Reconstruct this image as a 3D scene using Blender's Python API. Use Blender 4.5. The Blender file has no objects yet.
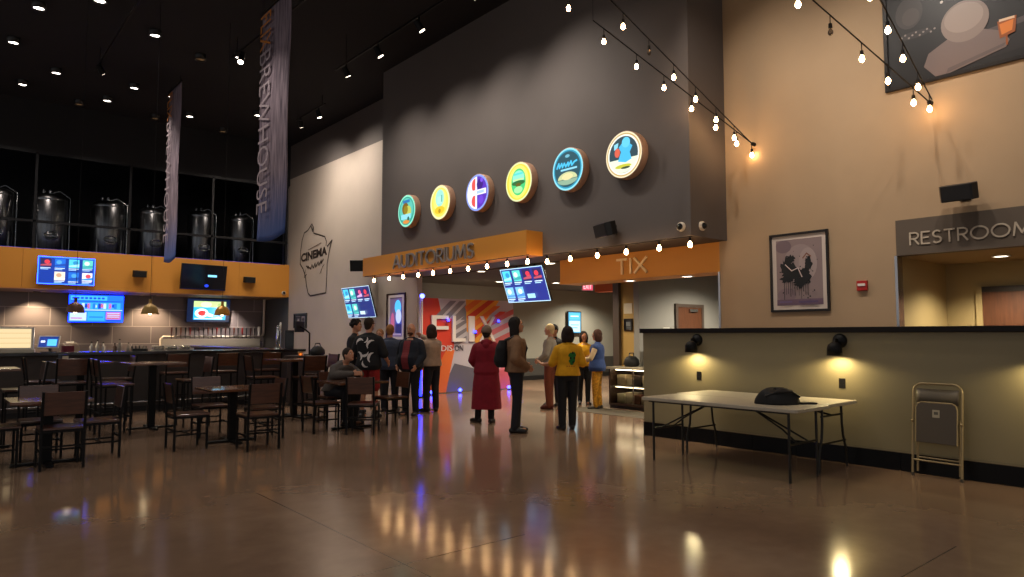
import bpy, math, random
from mathutils import Vector, Matrix, Euler, Quaternion
random.seed(7)
PI = math.pi
R = math.radians
SC = bpy.context.scene
COL = SC.collection
VS = SC.view_settings
SC.display_settings.display_device = 'sRGB'
VS.view_transform = 'Standard'
VS.look = 'None'
VS.exposure = 0.0
VS.gamma = 1.0
VS.use_curve_mapping = False
try:
    SC.cycles.use_denoising = True
    SC.cycles.max_bounces = 8
    SC.cycles.sample_clamp_indirect = 6.0
    SC.cycles.caustics_reflective = False
    SC.cycles.caustics_refractive = False
except Exception:
    pass

# light levels
VS.exposure = .45
WORLD = .30      # even ambient fill added through the open sides of the room
CEILW = 200      # ceiling lamps over the tables
HALLW = 100      # unseen ceiling lamps added as fill over the open floor
WASH = 230       # track heads on the charcoal wall
WASH2 = 380      # track heads on the pale wall
WASH3 = 255      # unseen track heads on the tan wall
BANW = 150        # added track heads that light the banners
TABLEW_W = 60
LOBW = 190
LOBW2 = 420
TIXWATT = 65
ALCW = 30
SCW = 17         # half-wall lamps
SOFW = 200
PENDW = 40
LOFTW = 30
BULBW = 42       # string-light bulbs
EMS = .95        # round lightboxes
TVB = 10         # blue screens over the bar
TVC = 1.2        # hanging menu screens
LEDS = 1.5
LEDB = 14

# ------------------------------------------------------------------ materials
def lin(h):
    h = h.lstrip('#')
    out = []
    for i in (0, 2, 4):
        c = int(h[i:i+2], 16) / 255
        out.append(c / 12.92 if c <= .04045 else ((c + .055) / 1.055) ** 2.4)
    return (out[0], out[1], out[2], 1)

MATS = {}
def mat(name, hexc, rough=.6, metal=0., spec=.5, coat=0., noise=0., nscale=8., bump=0., trans=0., ior=1.45, aniso=None):
    if name in MATS:
        return MATS[name]
    m = bpy.data.materials.new(name)
    m.use_nodes = True
    nt = m.node_tree
    b = nt.nodes['Principled BSDF']
    c = lin(hexc)
    b.inputs['Base Color'].default_value = c
    b.inputs['Roughness'].default_value = rough
    b.inputs['Metallic'].default_value = metal
    b.inputs['Specular IOR Level'].default_value = spec
    b.inputs['Coat Weight'].default_value = coat
    b.inputs['Coat Roughness'].default_value = .12
    b.inputs['Transmission Weight'].default_value = trans
    b.inputs['IOR'].default_value = ior
    if noise or bump:
        tc = nt.nodes.new('ShaderNodeTexCoord')
        mp = nt.nodes.new('ShaderNodeMapping')
        if aniso:
            mp.inputs['Scale'].default_value = aniso
        nz = nt.nodes.new('ShaderNodeTexNoise')
        nz.inputs['Scale'].default_value = nscale
        nz.inputs['Detail'].default_value = 5
        nt.links.new(tc.outputs['Object'], mp.inputs['Vector'])
        nt.links.new(mp.outputs['Vector'], nz.inputs['Vector'])
        if noise:
            rp = nt.nodes.new('ShaderNodeValToRGB')
            rp.color_ramp.elements[0].position = .3
            rp.color_ramp.elements[1].position = .7
            rp.color_ramp.elements[0].color = tuple(max(0, x * (1 - noise)) for x in c[:3]) + (1,)
            rp.color_ramp.elements[1].color = tuple(min(1, x * (1 + noise)) for x in c[:3]) + (1,)
            nt.links.new(nz.outputs['Fac'], rp.inputs['Fac'])
            nt.links.new(rp.outputs['Color'], b.inputs['Base Color'])
        if bump:
            bp = nt.nodes.new('ShaderNodeBump')
            bp.inputs['Strength'].default_value = bump
            bp.inputs['Distance'].default_value = .01
            nt.links.new(nz.outputs['Fac'], bp.inputs['Height'])
            nt.links.new(bp.outputs['Normal'], b.inputs['Normal'])
    MATS[name] = m
    return m

def glow(hexc, s=1.0):
    k = 'glow_%s_%.2f' % (hexc, s)
    if k in MATS:
        return MATS[k]
    m = bpy.data.materials.new(k)
    m.use_nodes = True
    b = m.node_tree.nodes['Principled BSDF']
    b.inputs['Base Color'].default_value = (.02, .02, .02, 1)
    b.inputs['Roughness'].default_value = .3
    b.inputs['Emission Color'].default_value = lin(hexc)
    b.inputs['Emission Strength'].default_value = s
    MATS[k] = m
    return m

def glow_rgb(r, g, b):
    k = 'glow_rgb_%.2f_%.2f_%.2f' % (r, g, b)
    if k not in MATS:
        m = glow('#ffffff', 1.0).copy()
        m.name = k
        m.node_tree.nodes['Principled BSDF'].inputs['Emission Color'].default_value = (r, g, b, 1)
        MATS[k] = m
    return MATS[k]

def ink(hexc, rough=.55):
    return mat('ink_%s' % hexc, hexc, rough)

# ------------------------------------------------------------------ mesh builder
class MB:
    def __init__(s):
        s.v, s.f, s.fm, s.fs, s.ms = [], [], [], [], []
    def mi(s, m):
        if m not in s.ms:
            s.ms.append(m)
        return s.ms.index(m)
    def add(s, vs, fs, m, smooth=False, T=None):
        b = len(s.v)
        i = s.mi(m)
        for p in vs:
            p = Vector(p)
            if T is not None:
                p = T @ p
            s.v.append(p)
        for f in fs:
            s.f.append(tuple(b + k for k in f))
            s.fm.append(i)
            s.fs.append(smooth)
        return s
    def box(s, x0, y0, z0, x1, y1, z1, m, T=None):
        vs = [(x0, y0, z0), (x1, y0, z0), (x1, y1, z0), (x0, y1, z0), (x0, y0, z1), (x1, y0, z1), (x1, y1, z1), (x0, y1, z1)]
        fs = [(0, 3, 2, 1), (4, 5, 6, 7), (0, 1, 5, 4), (1, 2, 6, 5), (2, 3, 7, 6), (3, 0, 4, 7)]
        return s.add(vs, fs, m, False, T)
    def cyl(s, p0, p1, r0, r1, m, n=16, caps=True, smooth=True):
        p0, p1 = Vector(p0), Vector(p1)
        d = (p1 - p0).normalized()
        q = Vector((0, 0, 1)).rotation_difference(d)
        vs = []
        for p, r in ((p0, r0), (p1, r1)):
            for k in range(n):
                a = 2 * PI * k / n
                vs.append(p + q @ Vector((math.cos(a) * r, math.sin(a) * r, 0)))
        s.add(vs, [(k, (k + 1) % n, n + (k + 1) % n, n + k) for k in range(n)], m, smooth)
        if caps:
            s.add(vs[:n], [tuple(range(n - 1, -1, -1))], m)
            s.add(vs[n:], [tuple(range(n))], m)
        return s
    def bar(s, p0, p1, w, m, w2=None):
        """square-section bar"""
        p0, p1 = Vector(p0), Vector(p1)
        d = (p1 - p0).normalized()
        up = Vector((0, 0, 1)) if abs(d.z) < .9 else Vector((0, 1, 0))
        a = d.cross(up).normalized() * (w / 2)
        b = a.cross(d).normalized() * ((w2 or w) / 2)
        vs = [p + x * a + y * b for p in (p0, p1) for x, y in ((-1, -1), (1, -1), (1, 1), (-1, 1))]
        return s.add(vs, [(3, 2, 1, 0), (4, 5, 6, 7), (0, 1, 5, 4), (1, 2, 6, 5), (2, 3, 7, 6), (3, 0, 4, 7)], m)
    def lathe(s, prof, m, n=24, T=None, smooth=True):
        vs, fs = [], []
        for r, z in prof:
            for k in range(n):
                a = 2 * PI * k / n
                vs.append((r * math.cos(a), r * math.sin(a), z))
        for i in range(len(prof) - 1):
            for k in range(n):
                fs.append((i * n + k, i * n + (k + 1) % n, (i + 1) * n + (k + 1) % n, (i + 1) * n + k))
        s.add(vs, fs, m, smooth, T)
        if prof[0][0] > 1e-4:
            s.add(vs[:n], [tuple(range(n - 1, -1, -1))], m, False, T)
        if prof[-1][0] > 1e-4:
            s.add(vs[-n:], [tuple(range(n))], m, False, T)
        return s
    def ball(s, c, r, m, n=16, T=None):
        if not hasattr(r, '__len__'):
            r = (r, r, r)
        h = n // 2
        vs = [(c[0], c[1], c[2] - r[2])]
        for i in range(1, h):
            t = PI * i / h
            for k in range(n):
                a = 2 * PI * k / n
                vs.append((c[0] + r[0] * math.sin(t) * math.cos(a), c[1] + r[1] * math.sin(t) * math.sin(a), c[2] - r[2] * math.cos(t)))
        vs.append((c[0], c[1], c[2] + r[2]))
        fs = [(0, 1 + (k + 1) % n, 1 + k) for k in range(n)]
        for i in range(h - 2):
            for k in range(n):
                a = 1 + i * n
                fs.append((a + k, a + (k + 1) % n, a + n + (k + 1) % n, a + n + k))
        L = len(vs) - 1
        a = 1 + (h - 2) * n
        fs += [(L, a + k, a + (k + 1) % n) for k in range(n)]
        return s.add(vs, fs, m, True, T)
    def tube(s, pts, r, m, n=8, closed=False):
        pts = [Vector(p) for p in pts]
        N = len(pts)
        rs = r if hasattr(r, '__len__') else [r] * N
        vs = []
        ref = None
        for i, p in enumerate(pts):
            a = pts[i - 1] if (i > 0 or closed) else p
            b = pts[(i + 1) % N] if (i < N - 1 or closed) else p
            d = (b - a).normalized()
            if ref is None:
                ref = Vector((0, 0, 1)) if abs(d.z) < .9 else Vector((1, 0, 0))
            u = d.cross(ref)
            if u.length < 1e-4:
                u = d.cross(Vector((0, 1, 0)))
            u.normalize()
            w = u.cross(d).normalized()
            ref = w
            for k in range(n):
                t = 2 * PI * k / n
                vs.append(p + (u * math.cos(t) + w * math.sin(t)) * rs[i])
        fs = []
        for i in range(N if closed else N - 1):
            j = (i + 1) % N
            for k in range(n):
                fs.append((i * n + k, j * n + k, j * n + (k + 1) % n, i * n + (k + 1) % n))
        s.add(vs, fs, m, True)
        if not closed:
            s.add(vs[:n], [tuple(range(n))], m)
            s.add(vs[-n:], [tuple(range(n - 1, -1, -1))], m)
        return s
    def prism(s, pts, y0, y1, m, T=None):
        """polygon in x,z extruded from y0 (front) to y1"""
        n = len(pts)
        vs = [(x, y0, z) for x, z in pts] + [(x, y1, z) for x, z in pts]
        fs = [tuple(range(n)), tuple(range(2 * n - 1, n - 1, -1))]
        fs += [(k, n + k, n + (k + 1) % n, (k + 1) % n) for k in range(n)]
        return s.add(vs, fs, m, False, T)
    def build(s, name, parent=None, bevel=0., loc=None):
        me = bpy.data.meshes.new(name)
        me.from_pydata([tuple(p) for p in s.v], [], s.f)
        for m in s.ms:
            me.materials.append(m)
        for p, i, sm in zip(me.polygons, s.fm, s.fs):
            p.material_index = i
            p.use_smooth = sm
        me.validate()
        me.update()
        o = bpy.data.objects.new(name, me)
        COL.objects.link(o)
        if parent is not None:
            o.parent = parent
        if loc is not None:
            o.location = loc
        if bevel:
            b = o.modifiers.new('edge', 'BEVEL')
            b.width = bevel
            b.segments = 2
            b.limit_method = 'ANGLE'
            b.angle_limit = R(50)
        return o

def tag(o, label, cat, group=None):
    o['label'] = label
    o['category'] = cat
    if group:
        o['group'] = group
    return o
def thing(name, label, cat, loc=(0, 0, 0), rz=0., group=None, rx=0.):
    o = bpy.data.objects.new(name, None)
    o.empty_display_size = .1
    COL.objects.link(o)
    o.location = loc
    o.rotation_euler = (rx, 0, rz)
    return tag(o, label, cat, group)
def struct(o):
    o['kind'] = 'structure'
    return o
def copy_tree(o, parent=None):
    c = o.copy()
    COL.objects.link(c)
    if parent is not None:
        c.parent = parent
    for ch in o.children:
        copy_tree(ch, c)
    return c

# ------------------------------------------------------------------ flat artwork and lettering
def circ(cx, cz, r, n=28, rz=None, a0=0, a1=360):
    rz = rz or r
    full = abs(a1 - a0) >= 360
    k = n if full else n + 1
    return [(cx + r * math.cos(R(a0 + (a1 - a0) * i / n)), cz + rz * math.sin(R(a0 + (a1 - a0) * i / n))) for i in range(k)]
def rect(x0, z0, x1, z1):
    return [(x0, z0), (x1, z0), (x1, z1), (x0, z1)]
def line(pts, w):
    """ribbon polygons (list of quads) along a polyline"""
    out = []
    for (a, b) in zip(pts[:-1], pts[1:]):
        dx, dz = b[0] - a[0], b[1] - a[1]
        L = math.hypot(dx, dz) or 1
        dx, dz = dx / L, dz / L
        nx, nz = -dz * w / 2, dx * w / 2
        e = w * .3
        a2 = (a[0] - dx * e, a[1] - dz * e)
        b2 = (b[0] + dx * e, b[1] + dz * e)
        out.append([(a2[0] - nx, a2[1] - nz), (b2[0] - nx, b2[1] - nz), (b2[0] + nx, b2[1] + nz), (a2[0] + nx, a2[1] + nz)])
    return out
def clip_poly(poly, x0, z0, x1, z1):
    def cut(P, f, inter):
        out = []
        for i in range(len(P)):
            a, b = P[i - 1], P[i]
            fa, fb = f(a), f(b)
            if fb:
                if not fa:
                    out.append(inter(a, b))
                out.append(b)
            elif fa:
                out.append(inter(a, b))
        return out
    def ix(x):
        return lambda a, b: (x, a[1] + (b[1] - a[1]) * (x - a[0]) / (b[0] - a[0]))
    def iz(z):
        return lambda a, b: (a[0] + (b[0] - a[0]) * (z - a[1]) / (b[1] - a[1]), z)
    for f, it in ((lambda p: p[0] >= x0, ix(x0)), (lambda p: p[0] <= x1, ix(x1)), (lambda p: p[1] >= z0, iz(z0)), (lambda p: p[1] <= z1, iz(z1))):
        poly = cut(poly, f, it)
        if not poly:
            return []
    return poly
def art(name, shapes, parent=None, y=0., step=.0012, mb=None):
    """layered print in the local x,z plane seen from -y: shapes = [(polygon, material), ...] back to front"""
    mb2 = mb or MB()
    for i, (p, m) in enumerate(shapes):
        if len(p) < 3:
            continue
        ar = sum(p[k - 1][0] * p[k][1] - p[k][0] * p[k - 1][1] for k in range(len(p)))
        if ar < 0:
            p = p[::-1]
        yy = y - step * i
        mb2.add([(a, yy, b) for a, b in p], [tuple(range(len(p)))], m)
    if mb:
        return mb2
    return mb2.build(name, parent)
def text_mesh(s, w, h, depth=.002, bold=0., squeeze=True):
    cu = bpy.data.curves.new('t', 'FONT')
    cu.body = s
    cu.size = 1
    cu.extrude = .05
    cu.offset = bold
    cu.resolution_u = 3
    o = bpy.data.objects.new('t', cu)
    COL.objects.link(o)
    dg = bpy.context.evaluated_depsgraph_get()
    me = bpy.data.meshes.new_from_object(o.evaluated_get(dg))
    bpy.data.objects.remove(o)
    bpy.data.curves.remove(cu)
    vs = [v.co.copy() for v in me.vertices]
    fs = [tuple(p.vertices) for p in me.polygons]
    bpy.data.meshes.remove(me)
    x0, x1 = min(v.x for v in vs), max(v.x for v in vs)
    y0, y1 = min(v.y for v in vs), max(v.y for v in vs)
    sx = w / (x1 - x0)
    sy = h / (y1 - y0)
    if not squeeze:
        sx = sy
    out = [((v.x - (x0 + x1) / 2) * sx, -(v.z + .05) / .1 * depth, (v.y - (y0 + y1) / 2) * sy) for v in vs]
    return out, fs
def text(mb, s, x, z, w, h, m, y=0., depth=.002, bold=0., T=None, squeeze=True, rot=0., shear=0.):
    vs, fs = text_mesh(s, w, h, depth, bold, squeeze)
    c, sn = math.cos(R(rot)), math.sin(R(rot))
    vs = [(x + a * c - (b + shear * a) * sn, y + d, z + a * sn + (b + shear * a) * c) for a, d, b in vs]
    return mb.add(vs, fs, m, False, T)

def spot(name, loc, target, watts, color, size=90, blend=.6, radius=.05):
    l = bpy.data.lights.new(name, 'SPOT')
    l.energy = watts
    l.color = color
    l.spot_size = R(size)
    l.spot_blend = blend
    l.shadow_soft_size = radius
    o = bpy.data.objects.new(name, l)
    COL.objects.link(o)
    o.location = loc
    d = Vector(target) - Vector(loc)
    o.rotation_euler = d.to_track_quat('-Z', 'Y').to_euler()
    return o
def point(name, loc, watts, color, radius=.05):
    l = bpy.data.lights.new(name, 'POINT')
    l.energy = watts
    l.color = color
    l.shadow_soft_size = radius
    o = bpy.data.objects.new(name, l)
    COL.objects.link(o)
    o.location = loc
    return o

# ------------------------------------------------------------------ common materials
BLACK = mat('black_powder_coat', '#08080a', .5, spec=.25)
BLACKP = mat('black_plastic', '#101012', .4)
DARKW = mat('dark_wood', '#33201a', .38, coat=.25, noise=.25, nscale=6, aniso=(1, 8, 8))
WOOD = mat('stained_wood', '#4a2818', .3, coat=.8, noise=.3, nscale=5, aniso=(1.2, 9, 9))
TABLEW = mat('varnished_table_wood', '#5d3a26', .26, coat=.9, noise=.28, nscale=4, aniso=(1.2, 9, 9))
STEEL = mat('brushed_steel', '#b9b9bb', .26, 1., noise=.12, nscale=3, aniso=(30, 30, .6))
CHROME = mat('polished_steel', '#c8c8c8', .15, 1.)
WHITEP = mat('white_paint', '#d8d6d2', .5)
ORANGE = mat('orange_paint', '#cd8b34', .55, bump=.05, nscale=60)
TAN = mat('tan_paint', '#a58c6e', .7, noise=.05, nscale=1.2, bump=.05)
LIGHTG = mat('pale_grey_paint', '#b0a396', .7, noise=.04, nscale=1.2, bump=.05)
DARKG = mat('charcoal_paint', '#5d5653', .75, noise=.04, nscale=1.2, bump=.05)
BLACKPAINT = mat('black_paint', '#19191c', .85)
CEILM = mat('black_ceiling_paint', '#0f0f16', .9)
PONYG = mat('grey_green_paint', '#857a5e', .6, noise=.04, nscale=1.5, bump=.04)
LOBG = mat('lobby_grey_paint', '#86857c', .7, noise=.04, nscale=1.2)
BRONZE = mat('brown_band_paint', '#574c41', .7)
DOORW = mat('door_wood', '#54321f', .45, noise=.2, nscale=4, aniso=(8, 8, 1))
FRAMEW = mat('black_frame', '#150f0d', .35)
SCREENOFF = mat('dark_screen', '#070a18', .12)

# ------------------------------------------------------------------ camera, world
cam = bpy.data.cameras.new('camera')
cam.sensor_width = 36
cam.lens = 36 * 690 / 1024
cam.clip_end = 200
co = bpy.data.objects.new('camera', cam)
COL.objects.link(co)
co.location = (0, 0, 1.5)
co.rotation_euler = (R(90) + math.atan(46.5 / 690), 0, -R(40.15))
SC.camera = co
w = bpy.data.worlds.new('ambient_fill')
SC.world = w
w.use_nodes = True
w.node_tree.nodes['Background'].inputs[0].default_value = (.98, .94, .92, 1)
w.node_tree.nodes['Background'].inputs[1].default_value = WORLD

# ------------------------------------------------------------------ floor
def floor_material():
    m = bpy.data.materials.new('polished_concrete')
    m.use_nodes = True
    nt = m.node_tree
    b = nt.nodes['Principled BSDF']
    N = nt.nodes.new
    L = nt.links.new
    tc = N('ShaderNodeTexCoord')
    sx = N('ShaderNodeSeparateXYZ')
    L(tc.outputs['Object'], sx.inputs[0])
    n1 = N('ShaderNodeTexNoise')
    n1.inputs['Scale'].default_value = .55
    n1.inputs['Detail'].default_value = 7
    n1.inputs['Roughness'].default_value = .62
    n2 = N('ShaderNodeTexNoise')
    n2.inputs['Scale'].default_value = 5.5
    n2.inputs['Detail'].default_value = 6
    L(tc.outputs['Object'], n1.inputs['Vector'])
    L(tc.outputs['Object'], n2.inputs['Vector'])
    mx = N('ShaderNodeMath'); mx.operation = 'MULTIPLY_ADD'
    L(n2.outputs['Fac'], mx.inputs[0]); mx.inputs[1].default_value = .35
    L(n1.outputs['Fac'], mx.inputs[2])
    rp = N('ShaderNodeValToRGB')
    e = rp.color_ramp.elements
    e[0].position = .35; e[0].color = lin('#735d4d')
    e[1].position = 1.0; e[1].color = lin('#997f69')
    x = rp.color_ramp.elements.new(.66); x.color = lin('#846b58')
    L(mx.outputs[0], rp.inputs['Fac'])
    def near(sock, pos, wd):
        a = N('ShaderNodeMath'); a.operation = 'SUBTRACT'; L(sock, a.inputs[0]); a.inputs[1].default_value = pos
        c = N('ShaderNodeMath'); c.operation = 'ABSOLUTE'; L(a.outputs[0], c.inputs[0])
        d = N('ShaderNodeMath'); d.operation = 'LESS_THAN'; L(c.outputs[0], d.inputs[0]); d.inputs[1].default_value = wd
        return d.outputs[0]
    def both(a, c):
        k = N('ShaderNodeMath'); k.operation = 'MULTIPLY'; L(a, k.inputs[0]); L(c, k.inputs[1]); return k.outputs[0]
    X_, Y_ = sx.outputs[0], sx.outputs[1]
    lines = [both(near(X_, 2.45, .005), near(Y_, 3.2, 3.6)), both(near(Y_, 4.0, .005), near(X_, .4, 3.1)), both(near(Y_, 1.8, .005), near(X_, 5.0, .65))]
    acc = lines[0]
    for l in lines[1:]:
        k = N('ShaderNodeMath'); k.operation = 'MAXIMUM'; L(acc, k.inputs[0]); L(l, k.inputs[1]); acc = k.outputs[0]
    mix = N('ShaderNodeMix'); mix.data_type = 'RGBA'
    L(acc, mix.inputs['Factor']); L(rp.outputs['Color'], mix.inputs['A']); mix.inputs['B'].default_value = lin('#4a3c33')
    L(mix.outputs['Result'], b.inputs['Base Color'])
    r2 = N('ShaderNodeMapRange')
    r2.inputs['From Min'].default_value = .3; r2.inputs['From Max'].default_value = .75
    r2.inputs['To Min'].default_value = .11; r2.inputs['To Max'].default_value = .16
    L(n1.outputs['Fac'], r2.inputs['Value'])
    L(r2.outputs[0], b.inputs['Roughness'])
    b.inputs['Specular IOR Level'].default_value = .7
    bp = N('ShaderNodeBump'); bp.inputs['Strength'].default_value = .003; bp.inputs['Distance'].default_value = .01
    L(n2.outputs['Fac'], bp.inputs['Height']); L(bp.outputs['Normal'], b.inputs['Normal'])
    return m
struct(MB().box(-8, -7, -.12, 21, 31, 0, floor_material()).build('floor'))
struct(MB().box(-8, -7, 8.5, 21, 31, 8.6, CEILM).build('ceiling'))

# ------------------------------------------------------------------ room shell
def tile_material():
    m = bpy.data.materials.new('grey_wall_tile')
    m.use_nodes = True
    nt = m.node_tree
    b = nt.nodes['Principled BSDF']
    tc = nt.nodes.new('ShaderNodeTexCoord')
    mp = nt.nodes.new('ShaderNodeMapping')
    mp.inputs['Rotation'].default_value = (R(90), 0, 0)
    br = nt.nodes.new('ShaderNodeTexBrick')
    br.inputs['Scale'].default_value = 1
    br.inputs['Brick Width'].default_value = 1.2
    br.inputs['Row Height'].default_value = .6
    br.inputs['Mortar Size'].default_value = .012
    br.inputs['Color1'].default_value = lin('#6f686c')
    br.inputs['Color2'].default_value = lin('#7f7678')
    br.inputs['Mortar'].default_value = lin('#a8a09e')
    nt.links.new(tc.outputs['Object'], mp.inputs['Vector'])
    nt.links.new(mp.outputs['Vector'], br.inputs['Vector'])
    nt.links.new(br.outputs['Color'], b.inputs['Base Color'])
    b.inputs['Roughness'].default_value = .35
    return m
TILE = tile_material()
# back of the bar: tiled below, black above, tank loft behind
struct(MB().box(-8, 26.9, 0, 10, 27.05, 3.6, TILE).build('wall_bar_tiled'))
struct(MB().box(-8, 25.0, 3.95, 10, 30.0, 4.03, BLACKPAINT).build('floor_loft'))
struct(MB().box(-8, 30.0, 0, 10.15, 30.15, 8.5, BLACKPAINT).build('wall_back'))
# long wall on x = 10
mb = MB()
mb.box(10, 15.8, 0, 10.15, 25.2, 7.25, LIGHTG)
mb.box(10, 15.8, 7.25, 10.15, 25.2, 8.5, DARKG)
mb.box(10, 25.2, 0, 10.15, 30, 8.5, BLACKPAINT)
mb.box(9.99, 24.5, 0, 10, 26.9, 2.87, mat('shaded_wall_end', '#3b3836', .4))  # shade under the bulkhead put on the pale wall as a dark sheet
struct(mb.build('wall_left'))
mb = MB()
mb.box(10, 3.75, 0, 10.15, 6.5, 8.5, TAN)
mb.box(10, -7, 3.05, 10.15, 3.75, 8.5, TAN)
mb.box(10, -7, 0, 10.15, .9, 3.05, TAN)
struct(mb.build('wall_right'))
struct(MB().box(9.985, .9, 2.57, 10.14, 3.75, 3.05, BRONZE).build('trim_1'))
# charcoal box above the lobby
mb = MB()
mb.box(9, 6.35, 3.05, 9.998, 16.0, 8.5, DARKG)
struct(mb.build('wall_upper'))
struct(MB().box(8.58, 9.75, 3.02, 8.998, 16.2, 3.49, ORANGE).build('trim_2'))
struct(MB().box(10, 6.5, 2.55, 10.6, 10.3, 3.049, ORANGE).build('trim_3'))
struct(MB().box(9.99, 6.495, 0, 10.16, 6.53, 2.55, STEEL).build('trim_4'))
struct(MB().box(9.985, 3.745, 0, 10.16, 3.78, 2.57, STEEL).build('trim_5'))
struct(MB().box(10.16, 3.6, 3.05, 20.3, 17.5, 3.15, mat('lobby_ceiling_paint', '#4d4640', .85)).build('ceiling_lobby'))
struct(MB().box(12.6, 10.0, 2.56, 12.9, 11.75, 3.049, mat('burnt_orange_paint', '#b8561c', .6)).build('trim_6'))
mb = MB()
mb.box(10.16, 17.3, .72, 20.3, 17.45, 3.05, LOBG)
mb.box(10.16, 17.29, 0, 20.3, 17.45, .72, mat('dark_wainscot', '#3a3835', .6))
struct(mb.build('wall_far'))
struct(MB().box(10.2, 17.26, 0, 20, 17.29, .15, BLACKP).build('baseboard_far'))
struct(MB().box(20.3, 3.6, 0, 20.45, 17.5, 3.05, LOBG).build('wall_lobby_side'))
TIXW = mat('ticket_room_paint', '#8b8a86', .7)
struct(MB().box(11.5, 9.45, 0, 15.2, 9.6, 3.05, TIXW).build('wall_ticket_back'))
struct(MB().box(11.5, 9.6, 0, 11.7, 9.95, 3.05, mat('ochre_paint', '#a98a4e', .65)).build('wall_ticket_pier'))
struct(MB().box(11.42, 9.95, 0, 11.75, 10.12, 3.05, mat('brown_metal_cladding', '#4c4038', .5)).build('trim_7'))
struct(MB().box(15.0, 4.2, 0, 15.15, 9.45, 3.05, TIXW).build('wall_ticket_side'))
# restroom alcove
AL = mat('alcove_paint', '#a08d63', .65, noise=.04, nscale=1.2)
mb = MB()
mb.box(10.15, 3.78, 0, 12.05, 3.93, 3.05, AL)
struct(mb.build('wall_alcove_left'))
struct(MB().box(11.9, .5, 0, 12.05, 3.78, 3.05, AL).build('wall_alcove_back'))
struct(MB().box(10.14, .5, 2.57, 11.9, 3.78, 2.63, mat('alcove_ceiling_paint', '#8f7a5c', .8)).build('ceiling_alcove'))
struct(MB().box(10.15, .75, 0, 11.9, .9, 2.57, AL).build('wall_alcove_right'))
d = struct(MB().box(11.865, 2.4, 0, 11.895, 3.3, 2.13, DOORW).build('door_1', bevel=.004))
mb = MB()
mb.box(11.85, 3.3, 0, 11.899, 3.38, 2.21, AL)
mb.box(11.85, 2.32, 0, 11.899, 2.4, 2.21, AL)
mb.box(11.85, 2.4, 2.13, 11.899, 3.3, 2.21, mat('dark_door_head', '#2a2018', .5))
mb.build('door_frame', d)
MB().cyl((11.86, 3.2, 1.0), (11.8, 3.2, 1.0), .02, .02, STEEL).cyl((11.8, 3.21, 1.0), (11.8, 3.08, 1.0), .012, .012, STEEL).build('door_handle', d)
d = struct(MB().box(12.8, 9.415, 0, 13.7, 9.445, 2.13, DOORW).build('door_2', bevel=.004))
mb = MB()
GREYM = mat('grey_metal_frame', '#4b4039', .5)
for x0, x1 in ((12.72, 12.8), (13.7, 13.78)):
    mb.box(x0, 9.40, 0, x1, 9.449, 2.2, GREYM)
mb.box(12.8, 9.40, 2.13, 13.7, 9.449, 2.2, GREYM)
mb.build('door_frame', d)
MB().box(13.2, 9.37, 2.03, 13.5, 9.415, 2.09, STEEL).build('door_closer', d)
# half-height wall
struct(MB().box(8.3, -6, 0, 8.5, 6.75, 1.53, PONYG).build('wall_half'))
struct(MB().box(8.26, -6, 1.53, 8.54, 6.79, 1.595, mat('dark_cap_wood', '#140d0b', .45, spec=.25)).build('trim_8', bevel=.006))
mb = MB()
BASET = mat('black_base_tile', '#080708', .35, spec=.2)
y = 6.75
while y > -6:
    mb.box(8.285, y - .596, 0, 8.299, y, .2, BASET)
    y -= .6
mb.box(8.283, -6, .2, 8.299, 6.75, .208, mat('metal_edge_strip', '#8a7a60', .35, 1.))
struct(mb.build('baseboard_half_wall'))

# bulkhead over the bar
mb = MB()
for x0, x1 in ((-8, 2.0), (2.006, 5.45), (5.456, 8.2), (8.206, 9.995)):
    mb.box(x0, 24.5, 2.87, x1, 25.0, 4.05, ORANGE)
struct(mb.build('trim_9'))
struct(MB().box(-8, 25.0, 2.87, 9.995, 26.9, 2.95, mat('bar_soffit_paint', '#6b5036', .7)).build('ceiling_bar'))

# ------------------------------------------------------------------ glazed front of the tank loft
wd = MB()
BM = mat('black_mullion', '#0b0b10', .4)
for x in (-.2, 2.25, 4.75, 7.29, 9.9):
    wd.box(x - .035, 24.6, 4.05, x + .035, 24.7, 6.95, BM)
wd.box(-8, 24.6, 4.84, 9.95, 24.7, 4.91, BM)
wd.box(-8, 24.6, 6.9, 9.95, 24.7, 7.0, BM)
wo = struct(wd.build('window_1'))
GL = mat('clear_glass', '#e8eef4', .02, trans=1., ior=1.05)
for x0, x1 in ((-.165, 2.215), (2.285, 4.715), (4.785, 7.255), (7.325, 9.865)):
    for z0, z1 in ((4.06, 4.84), (4.91, 6.9)):
        MB().box(x0, 24.645, z0, x1, 24.653, z1, GL).build('pane', wo)
struct(MB().box(-8, 24.6, 7.0, 10, 24.75, 8.5, BLACKPAINT).build('wall_loft_front'))

# ------------------------------------------------------------------ ceiling lamps
DL = [(1.48, 17.24), (2.41, 16.05), (3.69, 17.12), (5.62, 17.16), (2.27, 21.3), (4.09, 21.22), (7.61, 21.4),
      (3.72, 22.9), (1.68, 22.9), (6.0, 22.9), (1.23, 19.7), (5.1, 21.3)]
DIM = [(5.22, 23.82), (3.14, 23.8), (7.33, 23.89), (4.9, 17.9)]
def downlight(x, y, z, r, g, lab, grp, name='ceiling_downlight', drop=.14):
    t = thing(name, lab, 'ceiling light', (x, y, z), 0, grp)
    mb = MB()
    if drop > .05:
        mb.lathe([(r * 1.25, 0), (r * 1.25, -drop), (r * 1.1, -drop), (r * 1.02, -drop + .03)], BLACKP, 20)
        mb.build('housing', t)
        MB().lathe([(0.0001, -drop + .03), (r, -drop + .03), (r * 1.02, -drop + .035)], g, 20).build('lens', t)
    else:
        mb.lathe([(r * 1.2, 0), (r * 1.25, -.012), (r, -.015), (r * .98, -.004)], WHITEP, 24)
        mb.build('trim_ring', t)
        MB().lathe([(0.0001, -.006), (r, -.006), (r, -.003)], g, 24).build('lens', t)
    return t
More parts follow.
